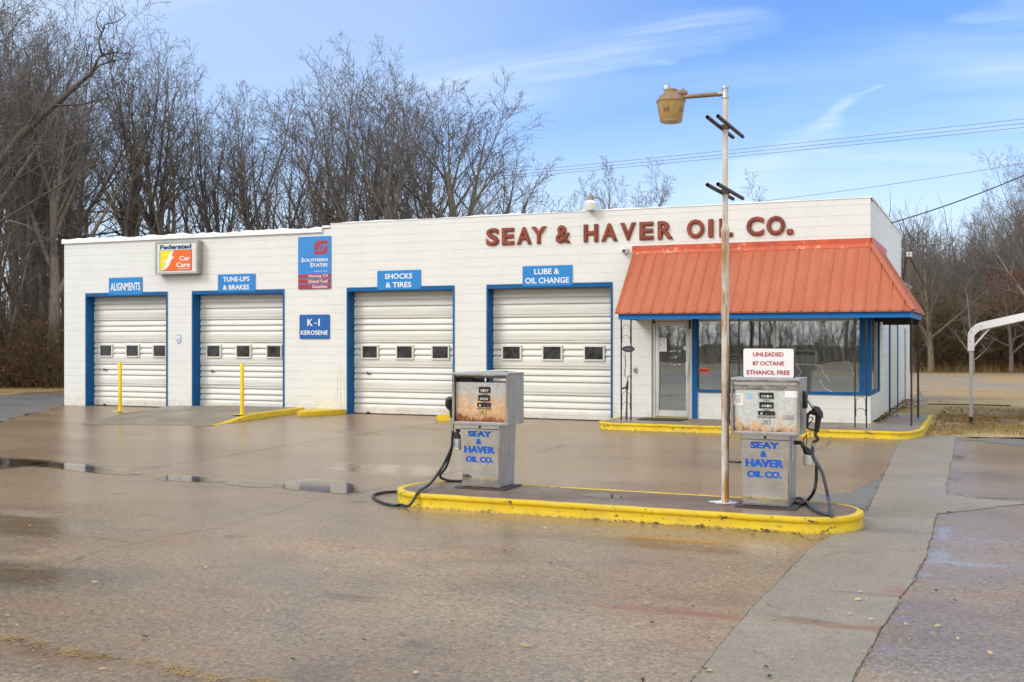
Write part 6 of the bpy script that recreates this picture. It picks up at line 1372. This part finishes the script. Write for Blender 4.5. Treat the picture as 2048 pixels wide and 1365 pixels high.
while px < 870:
    dpt = rn.uniform(43, 50); H = top_at(prof_at(px) + rn.uniform(0, 26), dpt) 
    plant(rn.choice(VAR), px, dpt, H, LA, GA, squash=rn.uniform(.9, 1.15)); px += rn.uniform(40, 60)
px = 140
while px < 1000:                                         # second and third ranks
    dpt = rn.uniform(54, 72); H = top_at(prof_at(px) + rn.uniform(60, 170), dpt) 
    plant(rn.choice(VAR + SLIM), px, dpt, H, LA, GA, squash=rn.uniform(.6, .9)); px += rn.uniform(80, 125)
GL = 'bare trees of the dense wood at the left'; LL = 'bare winter tree in the dense wood left of the garage'
for px, dpt, py in ((-175, 47, 40), (-120, 52, -30), (-70, 46, 20), (-35, 44, 60), (8, 43.5, 30), (45, 50, 20), (62, 43, 150), (93, 46, 60), (112, 52, 120), (128, 48, 100), (148, 56, 90), (80, 58, 80), (22, 60, 60), (-15, 55, 30), (105, 63, 200), (55, 66, 150)):
    plant(VAR[int(px + 200) % 7], px, dpt, top_at(py, dpt) , LL, GL, squash=.75)
for px, dpt, py in ((-60, 41.5, 430), (-20, 42.5, 380), (18, 41.5, 470), (50, 43, 400), (82, 42, 480), (104, 44, 420), (120, 46, 380), (35, 47, 350), (70, 49, 330)):
    plant(SLIM[int(px + 100) % 3], px, dpt, top_at(py, dpt), 'slender bare sapling at the edge of the wood left of the garage', 'saplings at the left wood edge', squash=1.5, name='sapling')
t_ = plant(SPREAD, 940, 45, top_at(150, 45) * .99, 'broad bare tree with a fan of straight limbs behind the middle of the parapet', rz=.6, squash=1.75)
plant(VAR[3], 1012, 53, top_at(300, 53), 'low bare tree at the right end of the row behind the parapet', squash=1.1)
plant(SPREAD, 862, 50, top_at(180, 50), 'leaning bare tree with several stems beside the broad fan-shaped tree', rz=2.6, squash=.8)
plant(SPREAD, 728, 47, top_at(150, 47), 'many-stemmed bare tree left of the broad fan-shaped tree', rz=4.0, squash=.85)
plant(BROAD, -95, 35, 16.5, 'great bare oak at the left edge spreading twisted limbs into the picture', rz=.9, squash=.95)
for px, dpt, py, v_ in ((-40, 42, -120, 5), (44, 46, -40, 2), (105, 42, 45, 0)):
    plant(VAR[v_], px, dpt, top_at(py, dpt), 'tall wide crowned bare tree at the front of the left wood', 'tall front trees of the left wood', squash=1.1)
plant(VAR[2], 2092, 56, top_at(300, 56), 'high bare crown leaning in from the right edge above the carport', squash=1.0)
# broken dead limb of the tree behind the great oak
dl = 37.0
def pt(px, py): v = D(px, dl); v.z = zz(py, dl); return v
t = thing('dead_tree', D(-60, dl, -.05), 'leaning dead tree ending in broken bare forks against the sky at upper left', 'tree')
mb = MB(); mb.tube(spline([D(-60, dl, -.05), pt(-40, 420), pt(20, 300), pt(70, 245), pt(110, 210), pt(150, 175), pt(180, 150)], 4), [.19 - .0056 * i for i in range(25)], 8)
build(mb, 'trunk', 'bark_dark', t, ang=80)
mb = MB()
for pts, r in (([(180, 152), (186, 138), (200, 118), (207, 107), (226, 104), (241, 102)], .075), ([(204, 110), (202, 95), (198, 75), (205, 60), (214, 52), (232, 45), (250, 30)], .055), ([(203, 66), (197, 52), (196, 40), (196, 20)], .028), ([(201, 88), (190, 76), (176, 68)], .020), ([(168, 160), (184, 145), (200, 135), (215, 124), (240, 123), (262, 118)], .06), ([(232, 104), (243, 108), (240, 112)], .03), ([(184, 146), (183, 125), (185, 105)], .035), ([(232, 123), (232, 114), (240, 115)], .02), ([(150, 178), (175, 168), (190, 150), (215, 143)], .03), ([(60, 250), (90, 200), (100, 150), (85, 100)], .06), ([(110, 212), (170, 210), (215, 200), (262, 214)], .055), ([(40, 280), (80, 290), (140, 270), (190, 230)], .05)):
    P_ = [pt(a + rn.uniform(-1, 1), b) + FW * rn.uniform(-.2, .2) for a, b in pts]; q_ = spline(P_, 3); mb.tube(q_, [r * .8 * (1 - .75 * i / (len(q_) - 1)) for i in range(len(q_))], 6)
    for k in range(7):
        i = rn.randrange(len(q_) // 2, len(q_)); d = (rvec(rn) + Vector((0, 0, .6))).normalized(); mb.tube([q_[i], q_[i] + d * .25, q_[i] + d * .5 + rvec(rn) * .08], [r * .3, r * .2, .006], 4)
build(mb, 'limb', 'bark_dark', t, ang=80)
# right hand woods
GR = 'bare trees of the wood beyond the gravel yard'; LR = 'bare winter tree in the wood beyond the gravel yard'
for px, dpt, py in ((1828, 66, 470), (1850, 63, 455), (1872, 67, 440), (1896, 70, 480), (1938, 64, 440), (1960, 70, 470), (1985, 65, 430), (2005, 72, 420), (2030, 64, 410), (2060, 66, 330), (2095, 63, 340), (2130, 68, 360), (1840, 72, 480), (1862, 75, 470), (1905, 69, 490), (1925, 72, 470), (1950, 76, 450), (1972, 67, 440), (1995, 78, 430), (2042, 70, 380), (2052, 62, 350), (1915, 76, 470), (1880, 78, 480), (1945, 80, 465), (2020, 80, 440), (2075, 78, 400)):
    plant((VAR + SLIM)[int(px) % 10], px, dpt, top_at(py, dpt) , LR, GR, squash=.95)
plant(SPREAD, 1862, 60, top_at(438, 60), 'spreading bare tree just right of the awning end', rz=1.4, squash=1.15)
plant(BROAD, 2078, 57, top_at(322, 57), 'tall bare tree reaching in over the carport at the right edge', rz=2.2, squash=.7)
plant(SLIM[0], 1945, 57, top_at(560, 57), 'low forked bare tree leaning behind the carport post', rz=1.0, squash=1.8)
plant(OAK, 2022, 60, top_at(540, 60), 'young oak holding rusty brown leaves behind the carport roof', rz=.4, squash=1.2, name='oak_tree')
plant(OAK, 2090, 64, top_at(440, 64), 'taller rusty leaved oak at the right edge of the picture', rz=2.0, squash=1.0, name='oak_tree')
for px, dpt, py, sq in ((1150, 84, 392, .5), (1176, 86, 372, .55), (1206, 82, 345, .55), (1232, 88, 372, .6), (1286, 83, 352, .7), (1312, 88, 380, .6), (1478, 86, 372, .6), (1262, 92, 385, .6)):
    plant(SLIM[int(px) % 3], px, dpt, top_at(py, dpt), 'far bare treetop showing above the white parapet', 'far treetops above the parapet', squash=sq * 1.5)
# thicket under the trees: a mass of stems nobody could count
def thicket(name, areas, n, hmin, hmax, mats, label, seed, leafn=0, rad=.006):
    rn = random.Random(seed); polys = [[] for _ in mats]; V = []; Fc = []; mi = []
    for _ in range(n):
        (p0, p1, d0, d1) = rn.choice(areas); p = D(rn.uniform(p0, p1), d0 + (d1 - d0) * rn.random() ** 1.3, -.05); k = rn.randrange(len(mats)); h = rn.uniform(hmin, hmax) * rn.uniform(.6, 1)
        d = Vector((rn.gauss(0, .35), rn.gauss(0, .35), 1)).normalized(); pts = [p]; 
        for i in range(4): d = (d + rvec(rn) * .16).normalized(); p = p + d * h / 4; pts.append(p)
        r = rad * rn.uniform(.7, 1.8); polys[k].append((pts, [r * (1 - .6 * i / 4) for i in range(5)]))
        for j in range(rn.randint(3, 6)):
            i = rn.randint(1, 3); e = (d + rvec(rn) * .75).normalized(); L = h * rn.uniform(.15, .4); polys[k].append(([pts[i], pts[i] + e * L * .5, pts[i] + e * L + rvec(rn) * L * .15], [r * .6, r * .45, r * .25]))
    for k, ps in enumerate(polys):
        v, f = tube_arrays(ps, 3); o = len(V); V += v; Fc += [tuple(o + i for i in q) for q in f]; mi += [k] * len(f)
    for _ in range(leafn):
        (p0, p1, d0, d1) = rn.choice(areas); c = D(rn.uniform(p0, p1), rn.uniform(d0, d1), 0); c.z = rn.uniform(0, hmax * .75) * rn.random() ** .6
        a = rvec(rn).normalized() * rn.uniform(.04, .10); b = a.cross(rvec(rn)).normalized() * rn.uniform(.03, .06); o = len(V); V += [tuple(c - a), tuple(c + b), tuple(c + a), tuple(c - b)]; Fc.append((o, o + 1, o + 2, o + 3)); mi.append(len(mats))
    me = bpy.data.meshes.new(name); me.from_pydata(V, [], Fc)
    for m in list(mats) + ['dead_leaf']: me.materials.append(MATS[m])
    me.polygons.foreach_set('material_index', mi); me.update(); o = bpy.data.objects.new(name, me); COL.objects.link(o); return tag(o, label, None, None, 'stuff')
thicket('undergrowth', [(-200, 165, 41, 56), (-200, 165, 40.5, 47)], 5200, 1.0, 4.2, ['brush_brown', 'brush_brown', 'brush_olive'], 'dense brown thicket of stems and briars along the left wood edge', 61, 16000)
thicket('undergrowth', [(1800, 2140, 61.5, 72), (1790, 2140, 61, 65)], 7500, 1.4, 6.2, ['brush_brown', 'brush_brown', 'brush_olive'], 'dense brown thicket along the wood edge beyond the gravel yard', 62, 15000, .008)
thicket('undergrowth', [(100, 1850, 58, 75)], 700, 1.5, 3.2, ['brush_brown', 'twig'], 'brown thicket under the trees behind the garage', 63, 6000, .010)
# far woods closing the view between the trunks
def farwood(name, a, b, d0, d1, n, label, seed, h0=3.5, h1=8.0):
    rn = random.Random(seed); polys = []
    for _ in range(n):
        p = D(rn.uniform(a, b), rn.uniform(d0, d1), -.05); h = rn.uniform(h0, h1); d = Vector((rn.gauss(0, .06), rn.gauss(0, .06), 1)).normalized(); r = rn.uniform(.03, .12)
        polys.append(([p, p + d * h * .5, p + d * h], [r, r * .7, r * .2]))
        for j in range(12):
            t = rn.uniform(.15, 1); q_ = p + d * h * t; e = (d * .8 + rvec(rn) * .55).normalized(); L = h * rn.uniform(.12, .35); polys.append(([q_, q_ + e * L * .5 + rvec(rn) * .1, q_ + e * L], [r * .28, r * .2, .008]))
    V, Fc = tube_arrays(polys, 3); me = bpy.data.meshes.new(name); me.from_pydata(V, [], Fc); me.materials.append(MATS['twig_brown']); me.update(); o = bpy.data.objects.new(name, me); COL.objects.link(o); return tag(o, label, None, None, 'stuff')
farwood('far_woods', -220, 160, 74, 110, 190, 'brown mass of distant woods showing between the trunks', 71, 3.0, 6.0)
farwood('far_woods', -1100, -210, 50, 100, 420, 'brown mass of woods running on past the left edge of the picture', 73, 5.0, 12.0)
farwood('far_woods', 1780, 2200, 74, 108, 900, 'brown mass of distant woods beyond the gravel yard', 72, 4.5, 10.0)
# dry grass blades
def blades(name, pick, n, h, label, seed):
    rn = random.Random(seed); mb = MB()
    for _ in range(n):
        p = pick(rn)
        if p is None: continue
        a = rn.uniform(0, 6.28); L = h * rn.uniform(.4, 1.2); d = Vector((math.cos(a) * rn.uniform(.3, 1.6), math.sin(a) * rn.uniform(.3, 1.6), 1)).normalized() * L; s_ = Vector((-math.sin(a), math.cos(a), 0)) * rn.uniform(.002, .005); mb.add([p - s_, p + s_, p + d], [(0, 1, 2)])
    return tag(build(mb, name, 'dead_grass', smooth=False), label, None, None, 'stuff')
def pick1(rn):
    x = 1.05 + 3.6 * rn.random(); y = rn.uniform(-.9, 5.5) if rn.random() < .6 else rn.uniform(-.7, 9)
    if y < -.9 + (x - 1) * .55: return None
    if math.sin(x * 2.3 + y) + math.sin(y * 1.7) < -.7: return None
    return Vector((x, y, -.01))
blades('dry_grass', pick1, 26000, .085, 'short straw coloured grass around the carport post', 81)
def pick2(rn):
    p = D(rn.uniform(-60, 128), 36.6 + 4.6 * rn.random(), -.03); return p
blades('dry_grass', pick2, 6000, .12, 'dry grass and leaf verge along the left wood edge', 82)
def pick3(rn):
    y = rn.choice((11, 13, 17, 20, 26, 34)) + rn.gauss(0, 1.2); x = rn.uniform(-2, 16); return Vector((x, y, -.02)) if math.sin(x * .9 + y) + math.sin(x * .37 + y * 2.3) > .1 else None
blades('dry_grass', pick3, 9000, .07, 'strips of dry yellow grass across the gravel yard', 83)
def pick4(rn): return D(rn.uniform(1820, 2100), rn.uniform(59.5, 61.5), -.03)
blades('dry_grass', pick4, 2200, .9, 'tall dead grass along the foot of the far thicket', 84)
# across the road behind the viewer: what the shop windows mirror
def xs(y0, y1, z, mat, name): 
    m_ = MB(); m_.quad((-90, y0, z), (90, y0, z), (90, y1, z), (-90, y1, z)); tag(build(m_, name, mat, smooth=False), kind='structure')
xs(-54, -45, -.01, 'asphalt', 'road'); xs(-45, -38, -.03, 'dry_turf', 'verge'); xs(-62, -54, -.02, 'dry_turf', 'verge')
k = 0
for i in range(46):
    x = -62 + i * 2.9 + rn.uniform(-1, 1); y = -64 - rn.uniform(0, 14)
    plant((VAR + SLIM)[i % 10], 5000 + i * 31, 50, rn.uniform(9, 14.5), 'bare winter tree in the wood across the road', 'trees across the road', squash=.95, pos=Vector((x, y, -.05)))
def behind(seed):
    rn = random.Random(seed); polys = []
    for _ in range(2600):
        p = Vector((rn.uniform(-70, 75), rn.uniform(-74, -63), -.05)); h = rn.uniform(1.5, 5.0); d = Vector((rn.gauss(0, .2), rn.gauss(0, .2), 1)).normalized(); r = rn.uniform(.02, .05); polys.append(([p, p + d * h * .5, p + d * h], [r, r * .8, .01]))
        for j in range(7): e = (d + rvec(rn) * .7).normalized(); q_ = p + d * h * rn.uniform(.2, 1); L = h * rn.uniform(.15, .4); polys.append(([q_, q_ + e * L * .5, q_ + e * L], [r * .5, r * .35, .008]))
    V, Fc = tube_arrays(polys, 3); me = bpy.data.meshes.new('undergrowth'); me.from_pydata(V, [], Fc); me.materials.append(MATS['brush_olive']); me.update(); o = bpy.data.objects.new('undergrowth', me); COL.objects.link(o); tag(o, 'brown thicket across the road from the station', None, None, 'stuff')
behind(91)
